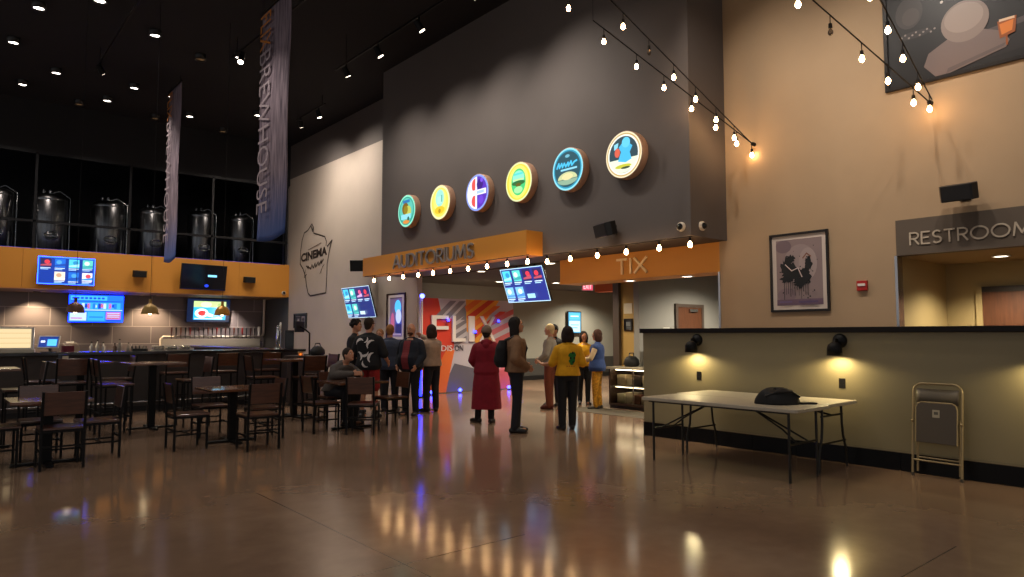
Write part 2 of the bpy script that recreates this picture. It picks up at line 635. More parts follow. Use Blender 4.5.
for i, (x, y) in enumerate(DL):
    downlight(x, y, 8.5, .105, glow('#fff2e4', 10), 'small bright round lamp on the black ceiling over the bar tables', 'bright lamps on the black ceiling')
    if i < 10:
        spot('ceiling_lamp_light', (x, y, 8.33), (x, y, 0), CEILW, (1, .88, .76), 110, .7, .1)
for (x, y) in DIM:
    downlight(x, y, 8.5, .105, glow('#7a5a3a', .5), 'dim brownish round lamp on the black ceiling', 'dim lamps on the black ceiling')

for x, y in ((2.0, 2.6), (5.4, 2.6), (2.0, 6.6), (5.4, 6.6), (3.6, 9.6), (6.6, 8.6), (-1.2, 5.0), (0.4, 9.4)):  # unseen lamps added to brighten the floor, tables and people
    downlight(x, y, 8.5, .105, glow('#fff2e4', 10), 'added fill lamp, out of view on the black ceiling above the open floor', 'added fill lamps above the open floor')
    spot('ceiling_lamp_light', (x, y, 8.33), (x, y, 0), HALLW, (1, .89, .78), 120, .8, .1)

def track_head(parent, x, y, z, tgt, on):
    MB().cyl((x, y, z), (x, y, z - .12), .018, .018, BLACK, 8).build('stem', parent)
    d = (Vector(tgt) - Vector((x, y, z - .2))).normalized()
    c = Vector((x, y, z - .2))
    h = MB().cyl(c - d * .11, c + d * .11, .065, .075, BLACK, 16).build('lamp_head', parent)
    MB().cyl(c + d * .111, c + d * .114, .062, .062, glow('#ffe9cf', 9) if on else glow('#6a5540', .4), 16).build('lens', h)
    return c + d * .13
def track(x0, y0, x1, y1, z, heads, lab, watts, size):
    t = thing('track_light', lab, 'track light')
    mb = MB().bar((x0, y0, z), (x1, y1, z), .035, BLACK)
    mb.build('rail', t)
    for k in (.08, .92):
        px, py = x0 + (x1 - x0) * k, y0 + (y1 - y0) * k
        MB().cyl((px, py, z), (px, py, 8.5), .008, .008, BLACK, 6).build('hanger', t)
    for (k, tgt, on) in heads:
        px, py = x0 + (x1 - x0) * k, y0 + (y1 - y0) * k
        c = track_head(t, px, py, z, tgt, on)
        if watts and on:
            s = spot('track_spot', c, tgt, watts, (1, .89, .78), size, 1.0, .08)
track(7.15, 15.0, 7.15, 8.2, 7.8, [(.08, (9, 14.6, 4.6), 1), (.3, (9, 12.4, 4.6), 1), (.54, (9, 10.6, 4.8), 1), (.8, (9, 8.6, 4.9), 1)],
      'long black track of four spotlights aimed at the charcoal wall', WASH, 105)
track(8.5, 20.6, 8.5, 18.5, 8.2, [(.2, (10, 21.8, 3.2), 1), (.8, (10, 18.4, 3.0), 1)],
      'short black track with two small spotlights by the pale grey wall', WASH2, 150)
track(5.25, 16.6, 5.4, 12.5, 8.1, [(.14, (3.2, 11.5, .3), 1), (.7, (4.2, 8.8, .3), 1)],
      'black track light above the large hanging banner', TABLEW_W, 60)
track(2.9, 19.6, 2.9, 12.2, 8.1, [(.1, (4.9, 20.1, 5.4), 1), (.85, (4.9, 12.9, 5.6), 1)],  # track added to brighten the banners
      'added black track with two spotlights to light the hanging banners', BANW, 55)
# unseen track run above the view that lights the right-hand wall
track(7.15, 6.2, 7.15, 1.2, 7.8, [(.15, (10, 5.2, 4.2), 1), (.5, (10, 3.6, 4.2), 1), (.9, (10, 2.0, 4.2), 1)],
      'unseen black track of spotlights aimed at the tan wall', WASH3, 80)

# lobby downlights
for x, y, z, r, lab in ((10.2, 13.25, 3.05, .1, 'round recessed lamp above the photo backdrop'), (10.2, 10.8, 3.05, .1, 'round recessed lamp right of the tilted hanging screen'),
                        (14.2, 14.8, 3.05, .12, 'round recessed lamp deeper in the lobby ceiling'), (10.3, 8.68, 2.55, .1, 'recessed lamp under the orange ticket header, left of two'),
                        (10.3, 7.36, 2.55, .1, 'recessed lamp under the orange ticket header, right of two'), (11.04, 2.83, 2.57, .09, 'round recessed lamp in the restroom alcove ceiling')):
    downlight(x, y, z, r, glow('#fff0d8', 8), lab, None, 'recessed_downlight', .01)
    spot('recessed_light', (x, y, z - .03), (x, y, 0), LOBW if z > 2.56 else (TIXWATT if z < 2.56 else ALCW), (1, .86, .62), 140, .6, .08)
for x, y in ((13.2, 7.9), (13.0, 9.0 + 3), (16.5, 13.0), (17.5, 16), (12.6, 15.5)):  # the first, in the ticket room, is added to brighten it
    downlight(x, y, 3.05, .12, glow('#fff0d8', 8), 'round recessed lamp in the lobby ceiling beyond the ticket counter', 'lobby ceiling lamps', 'recessed_downlight', .01)
    spot('recessed_light', (x, y, 3.02), (x, y, 0), LOBW2, (1, .88, .68), 150, .6, .08)

XW = -R(90)      # things on walls of constant x: local -y looks to -x, local x runs to -y

# ------------------------------------------------------------------ round beer lightboxes
def round_sign(y, label, shapes, rim):
    t = thing('round_lightbox_sign', label, 'sign', (8.998, y, 4.54), XW, 'round lightbox signs on the charcoal wall')
    T = Matrix.Rotation(R(90), 4, 'X')       # lathe axis z -> -y
    MB().lathe([(.405, 0.0), (.405, .145), (.395, .155), (.372, .155)], mat('copper_brown_metal', '#b8937a', .45, .1), 48, T).build('drum', t)
    base = [(circ(0, 0, .392, 48), glow(rim, EMS))]
    art('printed_face', base + shapes, t, -.1555)
G = lambda h, s=1.: glow(h, s * EMS)
S1 = [(circ(0, 0, .35, 40), G('#2e9a86')), (circ(.0, .02, .3, 32), G('#5cc0b0')), (circ(-.05, .06, .15, 24), G('#7a5a10')), (circ(.08, -.02, .14, 24), G('#b9c25a')),
      (circ(-.03, .03, .1, 20), G('#8d7a1c')), (rect(-.24, -.2, .2, -.08), G('#8fd6e8')), (circ(0, -.27, .15, 20, .05), G('#d98a3c')), (rect(-.16, .2, .16, .27), G('#2a6fb0')), (circ(.1, -.2, .05, 12), G('#1d5a50'))]
S2 = [(circ(0, 0, .34, 40), G('#e6dc5c')), (circ(0, .05, .26, 32), G('#f0e87a')), (circ(0, .1, .17, 24, .2), G('#9fe0d2')), (rect(-.1, -.03, .1, .14), G('#b4ead8')), (rect(.06, .0, .1, .16), G('#4da79a')), (circ(0, -.18, .2, 24, .09), G('#e2c22a')), (circ(0, -.2, .05, 12), G('#b08a1a'))]
S3 = [(circ(0, 0, .35, 40), G('#f4f0ff')), (circ(0, 0, .35, 30, None, -90, 90), G('#5a2fb8')), (circ(-.06, .17, .13, 20, .15, 90, 270), G('#e0504a')), (circ(-.06, -.17, .13, 20, .13, 90, 270), G('#e0504a')),
      (circ(.1, .17, .11, 20), G('#3a1a7c')), (circ(.14, -.17, .09, 20), G('#6d3fd0')), (rect(-.3, -.055, .32, .06), G('#f6f6ff')), (rect(.0, -.03, .25, .035), G('#a9c6f0')), (circ(.17, .25, .05, 12), G('#7a4fe0'))]
S4 = [(circ(0, 0, .36, 40), G('#e9d83c')), (circ(0, 0, .3, 40, .33), G('#f2ea72')), (circ(0, 0, .22, 30, .27), G('#46c878')), (circ(0, .08, .18, 24, .15), G('#8feccc')), (circ(0, -.02, .2, 24, .05), G('#2b6a34')), (circ(0, -.06, .08, 16, .04), G('#6a5a18')),
      (circ(0, -.16, .13, 20, .07), G('#a6f0a0')), (rect(-.14, .14, .14, .18), G('#58d6d0')), (rect(-.16, .03, .16, .06), G('#c8f09a'))]
S5 = [(circ(0, 0, .36, 44), G('#2a93b4')), (circ(0, 0, .33, 44), G('#27505c')), (circ(0, -.18, .25, 30, .13, 0, 180), G('#c9d09a')), (circ(0, -.19, .26, 30, .1, 180, 360), G('#8fae94')), (circ(0, -.14, .14, 24, .06), G('#e6d9a0')),
      (rect(-.17, -.02, .25, .015), G('#8fd4ee'))] + [(p, G('#4cc2f0')) for p in line([(-.27, .05), (-.22, .14), (-.2, .05), (-.14, .13), (-.12, .05), (-.07, .12), (-.03, .05), (.03, .12), (.04, .05), (.11, .13), (.13, .05), (.19, .1), (.26, .12)], .035)] + [(circ(.02, .24, .06, 16, .03), G('#6fb4c8'))]
S6 = [(circ(0, 0, .37, 44), G('#c9a66a')), (circ(0, 0, .345, 44), G('#f6f4e6')), (circ(0, 0, .315, 44), G('#2e4650')), (circ(0, -.02, .315, 40, .29, 190, 350), G('#e8edd2')),
      ([(-.12, -.1), (-.05, .05), (-.1, .14), (0, .22), (.08, .14), (.12, .18), (.2, .12), (.14, .02), (.18, -.1), (.05, -.14)], G('#49b9ea')), (circ(.06, .2, .09, 20), G('#64cbf2')), (circ(-.13, .05, .06, 16, .08), G('#d8604a')),
      ([(-.2, .1), (-.12, .14), (-.1, .22), (-.2, .2)], G('#8ed4f0')), (circ(0, -.2, .18, 20, .035), G('#c4c23a')), (circ(.05, -.23, .1, 14, .02), G('#3a4a30'))]
for y, lab, sh, rim in ((14.5, 'teal round lightbox sign with a brown emblem, furthest from the ticket header', S1, '#8ee6c8'), (13.05, 'pale yellow round lightbox sign with a glass emblem', S2, '#f4f2b0'),
                        (11.64, 'purple and white round lightbox sign with red patches', S3, '#8aa0f0'), (10.28, 'yellow round lightbox sign with a green oval', S4, '#e2eeb0'),
                        (8.90, 'dark teal round lightbox sign with blue script', S5, '#8fe0f2'), (7.56, 'largest round lightbox sign, a pale blue figure shape over white', S6, '#f4e6c0')):
    round_sign(y, lab, sh, rim)

# ------------------------------------------------------------------ lettered signs
def arc(cx, cz, rx, rz, a0, a1, n=14):
    return [(cx + rx * math.cos(R(a0 + (a1 - a0) * k / n)), cz + rz * math.sin(R(a0 + (a1 - a0) * k / n))) for k in range(n + 1)]
STROKES = {
    'A': (.80, [[(0, 0), (.40, 1), (.80, 0)], [(.14, .34), (.66, .34)]]),
    'U': (.66, [[(0, 1)] + arc(.33, .33, .33, .33, 180, 360) + [(.66, 1)]]),
    'D': (.70, [[(0, 0), (0, 1)] + arc(.2, .5, .5, .5, 90, -90) + [(0, 0)]]),
    'I': (.06, [[(.03, 0), (.03, 1)]]),
    'T': (.62, [[(0, 1), (.62, 1)], [(.31, 1), (.31, 0)]]),
    'O': (1.0, [arc(.5, .5, .5, .5, 0, 360, 28)]),
    'R': (.55, [[(0, 0), (0, 1)] + arc(.28, .74, .27, .26, 90, -90) + [(0, .48)], [(.25, .48), (.55, 0)]]),
    'M': (.92, [[(0, 0), (.12, 1), (.46, .15), (.80, 1), (.92, 0)]]),
    'S': (.52, [arc(.27, .75, .24, .25, 40, 270, 12)[:-1] + arc(.26, .25, .26, .25, 90, -140, 14)]),
    'X': (.72, [[(0, 0), (.72, 1)], [(0, 1), (.72, 0)]]),
    'E': (.5, [[(.5, 1), (0, 1), (0, 0), (.5, 0)], [(0, .52), (.44, .52)]]),
}
def stroke_text(mb, s, w, h, th, m, depth, gap=.22):
    tot = sum(STROKES[ch][0] for ch in s) + gap * (len(s) - 1)
    k = w / tot
    x = -w / 2
    kk = 0
    for ch in s:
        wd_, st = STROKES[ch]
        for pl in st:
            P = [(x + a * k, (b - .5) * (h - th)) for a, b in pl]
            for q in line(P, th):
                if sum(q[i - 1][0] * q[i][1] - q[i][0] * q[i - 1][1] for i in range(4)) < 0:
                    q = q[::-1]
                mb.prism(q, -depth - .0006 * kk, .0006 * kk, m)
                kk = (kk + 1) % 5
        x += (wd_ + gap) * k
def letters(name, label, s, loc, w, h, m, depth=.03, bold=-.0):
    t = MB()
    stroke_text(t, s, w, h, bold, m, depth)
    o = t.build(name, None, loc=loc)
    o.rotation_euler = (0, 0, XW)
    return tag(o, label, 'sign')
GREYL = mat('grey_metal_letters', '#958e88', .35, .2)
letters('auditoriums_sign', 'grey metal letters spelling AUDITORIUMS on the orange bulkhead', 'AUDITORIUMS', (8.576, 13.0, 3.255), 3.22, .33, GREYL, .04, .042)
letters('ticket_sign', 'raised pale letters spelling TIX on the orange ticket header', 'TIX', (9.997, 8.37, 2.79), .70, .31, mat('gold_letters', '#ecd2a0', .4), .03, .042)
letters('restrooms_sign', 'thin pale letters spelling RESTROOMS on the brown band', 'RESTROOMS', (9.981, 2.84, 2.78), 1.46, .175, mat('pale_metal_letters', '#b5a794', .4), .01, .020)

# ------------------------------------------------------------------ screens
def poster_tile(x0, z0, x1, z1, c, seed, e):
    rr = random.Random(seed)
    out = [(rect(x0, z0, x1, z1), glow(c[0], e))]
    w_, h_ = x1 - x0, z1 - z0
    out.append((circ(x0 + w_ * rr.uniform(.35, .65), z0 + h_ * .6, w_ * .26, 14, h_ * .24), glow(c[1], e)))
    out.append((clip_poly([(x0, z0 + h_ * .25), (x1, z0 + h_ * rr.uniform(.25, .5)), (x1, z0 + h_ * .15), (x0, z0 + h_ * .1)], x0, z0, x1, z1), glow(c[2], e)))
    return out
def screen(name, label, loc, rz, w, h, shapes, tilt=0, bezel=.018, frame=None, mount=.1):
    t = thing(name, label, 'screen', loc, rz, None, R(tilt))
    MB().box(-w / 2, 0, -h / 2, w / 2, .05, h / 2, BLACKP).box(-w * .3, .05, -h * .3, w * .3, .075, h * .3, BLACKP).build('housing', t, .004)
    art('display', shapes, t, -.001)
    if mount:
        MB().bar((0, .07, -.1), (0, .07 + mount, -.02), .05, BLACK).bar((-.15, .076, -.1), (.15, .076, -.1), .04, BLACK).build('bracket', t)
    return t
def menu(w, h, cols, rows, tiles, bg, edge, e, b=.025):
    s = [(rect(-w / 2 + .004, -h / 2 + .004, w / 2 - .004, h / 2 - .004), glow(edge, e)), (rect(-w / 2 + b, -h / 2 + b, w / 2 - b, h / 2 - b), glow(bg, e))]
    cw, ch = (w - 2 * b) / cols, (h - 2 * b) / rows
    for i, (c, r, cc) in enumerate(tiles):
        x0 = -w / 2 + b + c * cw + cw * .12
        z1 = h / 2 - b - r * ch - ch * .08
        s += poster_tile(x0, z1 - ch * .66, x0 + cw * .76, z1, cc, i, e)
        s.append((rect(x0, z1 - ch * .76, x0 + cw * .72, z1 - ch * .71), glow('#d6ecff', e)))
        s.append((rect(x0, z1 - ch * .86, x0 + cw * .55, z1 - ch * .81), glow('#a8d4f8', e)))
    return s
RED = ('#2a2550', '#e0384a', '#b04a5a')
CY = ('#4fc6ea', '#2a8ac0', '#9fe4f4')
TL = ('#5cc8c0', '#d6f0d8', '#3a9aa0')
BL = ('#78b8ee', '#d8e8fa', '#4a86d0')
PI_ = ('#3a2a60', '#e05a8a', '#c8a0d0')
CR = ('#f0e0c8', '#c89a7a', '#faf6ea')
BLU = ('#1a68d0', '#4a9ce8', '#1848a8')
RW = ('#e8e4f0', '#d84a5a', '#3a90e0')
t1 = menu(1.46, .82, 4, 2, [(0, 0, RED), (1, 0, BLU), (2, 0, CY), (3, 0, TL), (1, 1, CR), (2, 1, BLU), (3, 1, RW)], '#0a2f8c', '#3aa0f0', 1.1)
t1[0] = (t1[0][0], glow_rgb(.1, .5, TVB))
t1[1] = (t1[1][0], glow_rgb(.004, .04, .35))
screen('menu_tv_screen', 'blue menu screen of film posters on the orange bulkhead above the bar', (3.08, 24.33, 3.41), 0, 1.46, .82, t1, 6)
NB, NL, NM, ND, NW, NR = glow_rgb(.015, .2, TVB), glow_rgb(.06, .5, TVB), glow_rgb(.04, .42, TVB), glow_rgb(.008, .05, .42), glow_rgb(.55, .75, 1.3), glow_rgb(.55, .16, .28)
s2 = [(rect(-.79, -.45, .79, .45), NB), (rect(-.74, .28, .3, .42), NL), (rect(-.74, .24, .76, .26), ND), (rect(-.6, -.02, .7, .2), NM),
      (rect(-.75, -.06, .76, -.03), NW), (rect(-.75, -.4, -.28, -.12), NW), (rect(-.25, -.4, .25, -.1), NM), (rect(.28, -.36, .72, -.1), NR), (rect(.3, -.42, .74, -.38), ND),
      (circ(-.3, .09, .07, 14), ND), (circ(.15, .1, .08, 14), NR), (circ(-.05, .08, .06, 14), NW), (circ(.5, .1, .06, 14), ND), (rect(-.72, -.34, -.4, -.3), NR), (rect(-.2, -.3, .2, -.26), NB)]
s2 += [(rect(-.7 + k * .12, .32, -.62 + k * .12, .38), ND) for k in range(8)] + [(rect(-.58 + k * .155, .0, -.5 + k * .155, .18), (ND, NW, NR, NB)[k % 4]) for k in range(8)] + [(rect(.32, -.16 - k * .06, .68, -.14 - k * .06), NW) for k in range(3)]
screen('wall_tv', 'bright blue news-style screen on the tiled wall, under the menu screen', (4.27, 26.7, 2.38), R(-4), 1.6, .92, s2, 5)
s3 = [(rect(-.73, -.41, .73, .41), SCREENOFF), (rect(.12, .02, .42, .09), glow('#7ac8f0', 1.5)), (circ(.1, -.28, .07, 16, .05), glow('#1a3ce0', 1.2)), (rect(-.73, -.41, .73, -.4), glow('#0c1a60', .5))]
screen('wall_tv', 'nearly black tilted screen on the orange bulkhead with one small lit patch', (6.98, 24.28, 3.43), R(6), 1.5, .85, s3, 8)
s4 = [(rect(-.76, -.42, .76, .42), glow('#0a1c3c', 1)), (rect(-.54, -.34, .62, .34), glow('#2aa0dc', 1.5)), (rect(-.54, .12, .62, .34), glow('#b8d08a', 1.3)), (circ(-.1, .22, .2, 18, .1), glow('#e6efb0', 1.4)), (circ(-.25, -.1, .24, 22, .17), glow('#d8eefc', 1.7)),
      (circ(-.23, -.1, .15, 20, .1), glow('#d83a3a', 1.3)), ([(-.1, -.06), (.5, -.26), (.46, -.32), (-.14, -.18)], glow('#e8f4fc', 1.7)), (circ(.25, -.2, .12, 16, .06), glow('#7ac8f0', 1.5)), (rect(-.5, -.32, .5, -.28), glow('#bfe6fa', 1.5)), (circ(.42, .2, .12, 16, .08), glow('#8fb060', 1.3))]
screen('wall_tv', 'screen showing a cyan and white advert on the tiled wall above the taps', (7.87, 26.7, 2.40), R(3), 1.54, .86, s4, 5)
tA = menu(1.42, .80, 4, 2, [(0, 0, CY), (1, 0, TL), (2, 0, RED), (3, 0, RED), (0, 1, BL), (1, 1, BL)], '#242f80', '#bfe6f8', TVC, .02) + [(rect(.05, -.3, .3, -.2), glow('#9fd4f4', TVC))]
t = screen('menu_tv_screen', 'tilted menu screen hanging beside the orange bulkhead corner', (10.05, 11.48, 2.61), XW, 1.42, .80, tA, 20, mount=0)
MB().bar((-.3, .05, .1), (-.3, .18, .42), .03, BLACK).bar((.3, .05, .1), (.3, .18, .42), .03, BLACK).build('hanger', t)
tB = menu(1.70, .94, 4, 2, [(0, 0, CY), (1, 0, TL), (2, 0, PI_), (3, 0, RED), (0, 1, CY), (1, 1, TL)], '#242f70', '#c8e6f4', TVC * .9, .02) + [(rect(.05, -.36, .34, -.26), glow('#c8e8f8', TVC * .9))]
screen('menu_tv_screen', 'tilted menu screen on the pale grey wall above the standing group', (9.62, 18.42, 2.46), XW, 1.68, .93, tB, 16, mount=.1)
s5 = [(rect(-.3, -.36, .3, .36), glow('#3aa0d0', 1.1)), (rect(-.27, .1, .27, .33), glow('#4fb8dc', 1.2)), (rect(-.27, -.33, .27, .06), glow('#bfe4ec', 1.2)), (rect(-.2, .2, .2, .24), glow('#e8f6fa', 1.2)), (rect(-.2, -.1, .2, -.07), glow('#6ab0c8', 1.1)), (rect(-.2, -.2, .14, -.17), glow('#6ab0c8', 1.1))]
screen('wall_tv', 'upright light blue digital poster on the far lobby wall', (17.4, 17.2, 1.94), 0, .68, .78, s5, 0, mount=0)

# ------------------------------------------------------------------ framed pictures
def framed(name, label, loc, rz, w, h, shapes, fw=.03, fm=FRAMEW, matm=None, cat='picture', depth=.035):
    t = thing(name, label, cat, loc, rz)
    mb = MB()
    mb.box(-w / 2, -depth, -h / 2, -w / 2 + fw, 0, h / 2, fm).box(w / 2 - fw, -depth, -h / 2, w / 2, 0, h / 2, fm)
    mb.box(-w / 2 + fw, -depth, -h / 2, w / 2 - fw, 0, -h / 2 + fw, fm).box(-w / 2 + fw, -depth, h / 2 - fw, w / 2 - fw, 0, h / 2, fm)
    mb.build('frame', t, .003)
    if matm is not None:
        MB().box(-w / 2 + fw, -.008, -h / 2 + fw, w / 2 - fw, -.004, h / 2 - fw, matm).build('mat_board', t)
    art('print', shapes, t, -.009, .0006)
    return t
rr = random.Random(3)
iw, ih = .36, .50
cs = [(rect(-iw, -ih, iw, ih), ink('#877676')), (circ(.02, .12, .26, 24, .3), ink('#938383')), (circ(.14, .12, .14, 20, .24), ink('#9f8f8d')), (circ(-.2, -.34, .15, 18, .1), ink('#7d6a70'))]
cs += [(clip_poly(circ(-.24, .4, .13, 18, .1), -iw, -ih, iw, ih), ink('#6f5f66')), (clip_poly(rect(-iw, -ih, iw, -ih + .09), -iw, -ih, iw, ih), ink('#6a5566'))]
blobs = [(-.19, .06, .10, .17), (-.08, -.02, .14, .13), (.09, -.06, .09, .15), (.15, .1, .06, .12), (-.2, -.1, .09, .06), (.02, -.16, .1, .08), (-.13, .2, .07, .06)]
for bx, bz, br, bh in blobs:
    cs.append(([(bx + br * math.cos(k * PI / 16) * (1 + rr.uniform(-.42, .3)), bz + bh * math.sin(k * PI / 16) * (1 + rr.uniform(-.42, .3))) for k in range(32)], ink('#15181c')))
for k in range(12):
    x = -.24 + k * .034
    cs.append((rect(x, -.22 - rr.uniform(.02, .2), x + rr.uniform(.005, .012), -.08), ink('#1c1f24')))
for k in range(26):
    a_, q_ = rr.uniform(-.31, .31), rr.uniform(-.4, .42)
    cs.append((circ(a_, q_, rr.uniform(.004, .014), 8), ink('#1c1f24')))
cs += [(q, ink('#c9b9b6')) for q in line([(-.2, .12), (-.1, .02), (.0, .06), (.06, -.08)], .014)] + [(q, ink('#7a4f3c')) for q in line([(.08, .2), (.14, .27), (.2, .22)], .018)]
cs += [(rect(.0, -.47, .3, -.44), ink('#57486a')), (rect(-.3, -.46, -.1, -.44), ink('#6a5a80'))]
framed('framed_print', 'black framed mauve print with black ink splashes on the tan wall', (9.998, 5.13, 2.45), XW, .92, 1.2, cs, .035, FRAMEW, mat('ivory_board', '#c9bcb2', .7))

bw, bh = 2.7, 2.0
W2, H2 = bw / 2 - .05, bh / 2 - .05
bs = [(rect(-W2, -H2, W2, H2), ink('#100d0f', .4)), (rect(-.55, .1, W2, H2), ink('#1d191a', .4)), (clip_poly([(-.4, -.62), (W2, -.42), (W2, -.36), (-.4, -.54)], -W2, -H2, W2, H2), ink('#4a4141', .4)),
      (clip_poly([(-.4, -.9), (W2, -.78), (W2, -.42), (-.4, -.62)], -W2, -H2, W2, H2), ink('#1f1b1c', .4)), (circ(-1.02, .02, .17, 20, .22), ink('#383231', .4)), (circ(-1.0, -.04, .11, 18, .12), ink('#453d3b', .4)), (circ(-.96, -.3, .2, 18, .05), ink('#2d2829', .4))]
bs += [(circ(-1.12 + .045 * k, -.30 + .03 * math.sin(k * 2.1), .014, 8), ink('#8a7d78', .4)) for k in range(10)]
bs += [([(-.70, -.98), (-.86, -.78), (-.80, -.62), (-.5, -.46), (-.2, -.48), (.02, -.58), (.1, -.72), (.06, -.8)], ink('#6e5e5a', .4)), ([(-.6, -.94), (.04, -.78), (.06, -.74), (-.58, -.88)], ink('#5d504e', .4)),
       (circ(-.37, -.32, .27, 32), ink('#83736c', .4)), (circ(-.38, -.27, .22, 26, .19), ink('#95857c', .4)), (circ(-.45, .12, .15, 20, .09), ink('#5c5152', .4)), (circ(-.42, .24, .09, 16), ink('#8a7c78', .4)), (circ(-.62, .02, .02, 8), ink('#d0c6c0', .4)),
       ([(.0, -.68), (.16, -.64), (.18, -.44), (-.02, -.46)], ink('#8f4a16', .4)), ([(.02, -.64), (.13, -.61), (.15, -.48), (.0, -.5)], ink('#d0762a', .4)), (rect(.06, -.78, .08, -.66), ink('#8f4a16', .4)), (rect(.0, -.47, .16, -.44), ink('#d8b89a', .4)),
       (circ(.9, .15, .3, 20, .25), ink('#332d2d', .4)), (circ(.45, -.1, .12, 20), ink('#3a3434', .4))]
framed('large_framed_print', 'huge dark framed print of a pale round shape and an orange glass', (9.998, 2.46, 5.84), XW, bw, bh, bs, .05, FRAMEW)
ls = [(rect(-.4, -.62, .4, .62), glow('#a8938a', .55)), (rect(-.33, -.55, .33, .52), glow('#6f5a78', .6)), (rect(-.02, -.5, .3, .3), glow('#3a4a9a', .7)), (circ(.1, .28, .17, 20, .2), glow('#4ab4ec', 1.)), (circ(.14, .02, .15, 18, .2), glow('#b8c6f0', .9)), (circ(-.18, -.15, .1, 18, .28), glow('#c05a6a', .7)),
      (rect(-.02, -.45, .3, -.2), glow('#1f2048', .6)), (rect(-.3, -.5, .28, -.46), glow('#a088a0', .7)), (rect(-.33, .52, .33, .55), glow('#3a2a3a', .5))]
framed('lit_poster_case', 'dark framed lit film poster on the pale wall near the lobby opening', (9.995, 16.88, 2.0), XW, 1.02, 1.34, ls, .05, mat('dark_bronze_frame', '#3a2a26', .35, .4), mat('silver_board', '#b8aca6', .4))
ps = [(rect(-.5, -.22, .5, .22), ink('#1b1716')), (rect(-.3, -.18, -.04, .1), ink('#4f4643')), (circ(-.17, -.02, .09, 14, .09), ink('#a0948e')), (rect(.1, -.18, .38, .16), ink('#8a7f7a')), (circ(.24, .04, .1, 14, .06), ink('#3a3230')), (rect(-.4, .14, .0, .17), ink('#6a5f5a'))]
framed('small_framed_print', 'small black framed print on the pale wall behind the host stand', (9.995, 23.4, 2.0), XW, 1.1, .52, ps, .03)
# notices on the ticket pier
MB().box(11.488, 9.63, 1.96, 11.499, 9.86, 2.18, mat('white_paper', '#c9c0ac', .7)).build('notice_sign')
tag(bpy.data.objects['notice_sign'], 'white paper notice on the ochre pier by the ticket counter', 'notice')
framed('wall_panel_screen', 'small dark framed panel below the paper notice on the ochre pier', (11.498, 9.735, 1.72), XW, .23, .26, [(rect(-.095, -.1, .095, .1), ink('#3d3f42', .3)), (rect(-.07, -.03, .05, .06), ink('#7a7c7c', .3)), (rect(-.05, -.08, .07, -.05), ink('#5a5c5c', .3))], .025)

# wall decal: outline of a state shaped like a tub of popcorn, with lettering
mb = MB()
DI = mat('dark_vinyl', '#2a211d', .6)
U = [(62, 100), (85, 90), (112, 55), (122, 80), (125, 118), (150, 132), (195, 158), (206, 190), (204, 215)]
U2 = [(62, 100), (48, 145), (40, 210), (38, 300), (58, 335), (75, 385), (84, 450), (95, 498), (112, 518), (208, 508), (212, 400), (213, 330), (228, 230), (240, 190), (212, 222)]
sc = lambda P: [((u - 140) * .0125, (285 - v) * .0054) for u, v in P]
shp = [(q, DI) for q in line(sc(U), .05) + line(sc(U2), .05) + line(sc([(75, 345), (68, 395), (84, 375)]), .03) + line(sc([(170, 385), (185, 345), (195, 330)]), .03) + line(sc([(108, 70), (118, 105), (120, 80)]), .06)]
scr = [(80, 320), (95, 340), (90, 322), (110, 345), (118, 318), (128, 342), (138, 312), (142, 338), (158, 308), (162, 330), (178, 300), (176, 322), (190, 296)]
shp += [(q, DI) for q in line(sc(scr), .045)]
shp += [(q, mat('faint_vinyl', '#6a5a50', .6)) for q in line(sc([(92, 218), (150, 200), (175, 192)]), .03)]
art('decal', shp, None, 0, .0002, mb)
text(mb, 'CINEMA', sc([(128, 258)])[0][0], sc([(128, 255)])[0][1], 2.1, .30, DI, -.004, .002, .045, shear=.04)
o = mb.build('wall_decal', None, loc=(9.996, 22.26, 4.1))
o.rotation_euler = (0, 0, XW)
tag(o, 'dark outline decal lettered CINEMA on the pale grey wall', 'decal')

# ------------------------------------------------------------------ hanging banners
def banner_material():
    m = bpy.data.materials.new('plank_print_blue_lit_foot')
    m.use_nodes = True
    nt = m.node_tree
    b = nt.nodes['Principled BSDF']
    L = nt.links.new
    N = nt.nodes.new
    tc = N('ShaderNodeTexCoord')
    mp = N('ShaderNodeMapping'); mp.inputs['Scale'].default_value = (14, 1, .9)
    nz = N('ShaderNodeTexNoise'); nz.inputs['Scale'].default_value = 1.6; nz.inputs['Detail'].default_value = 8
    L(tc.outputs['Object'], mp.inputs[0]); L(mp.outputs[0], nz.inputs['Vector'])
    rp = N('ShaderNodeValToRGB')
    rp.color_ramp.elements[0].position = .35; rp.color_ramp.elements[0].color = lin('#4a3f4c')
    rp.color_ramp.elements[1].position = .62; rp.color_ramp.elements[1].color = lin('#95848e')
    L(nz.outputs['Fac'], rp.inputs['Fac'])
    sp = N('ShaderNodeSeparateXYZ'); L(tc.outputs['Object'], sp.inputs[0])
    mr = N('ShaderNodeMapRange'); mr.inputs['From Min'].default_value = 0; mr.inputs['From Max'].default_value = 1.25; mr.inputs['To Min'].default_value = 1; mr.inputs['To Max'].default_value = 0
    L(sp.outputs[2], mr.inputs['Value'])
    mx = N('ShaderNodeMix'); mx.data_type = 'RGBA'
    L(mr.outputs[0], mx.inputs['Factor']); L(rp.outputs['Color'], mx.inputs['A']); mx.inputs['B'].default_value = lin('#2c4a86')  # blue spill light towards the foot mixed into the cloth colour
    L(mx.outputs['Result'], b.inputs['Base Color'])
    b.inputs['Roughness'].default_value = .8
    return m
BANM = banner_material()
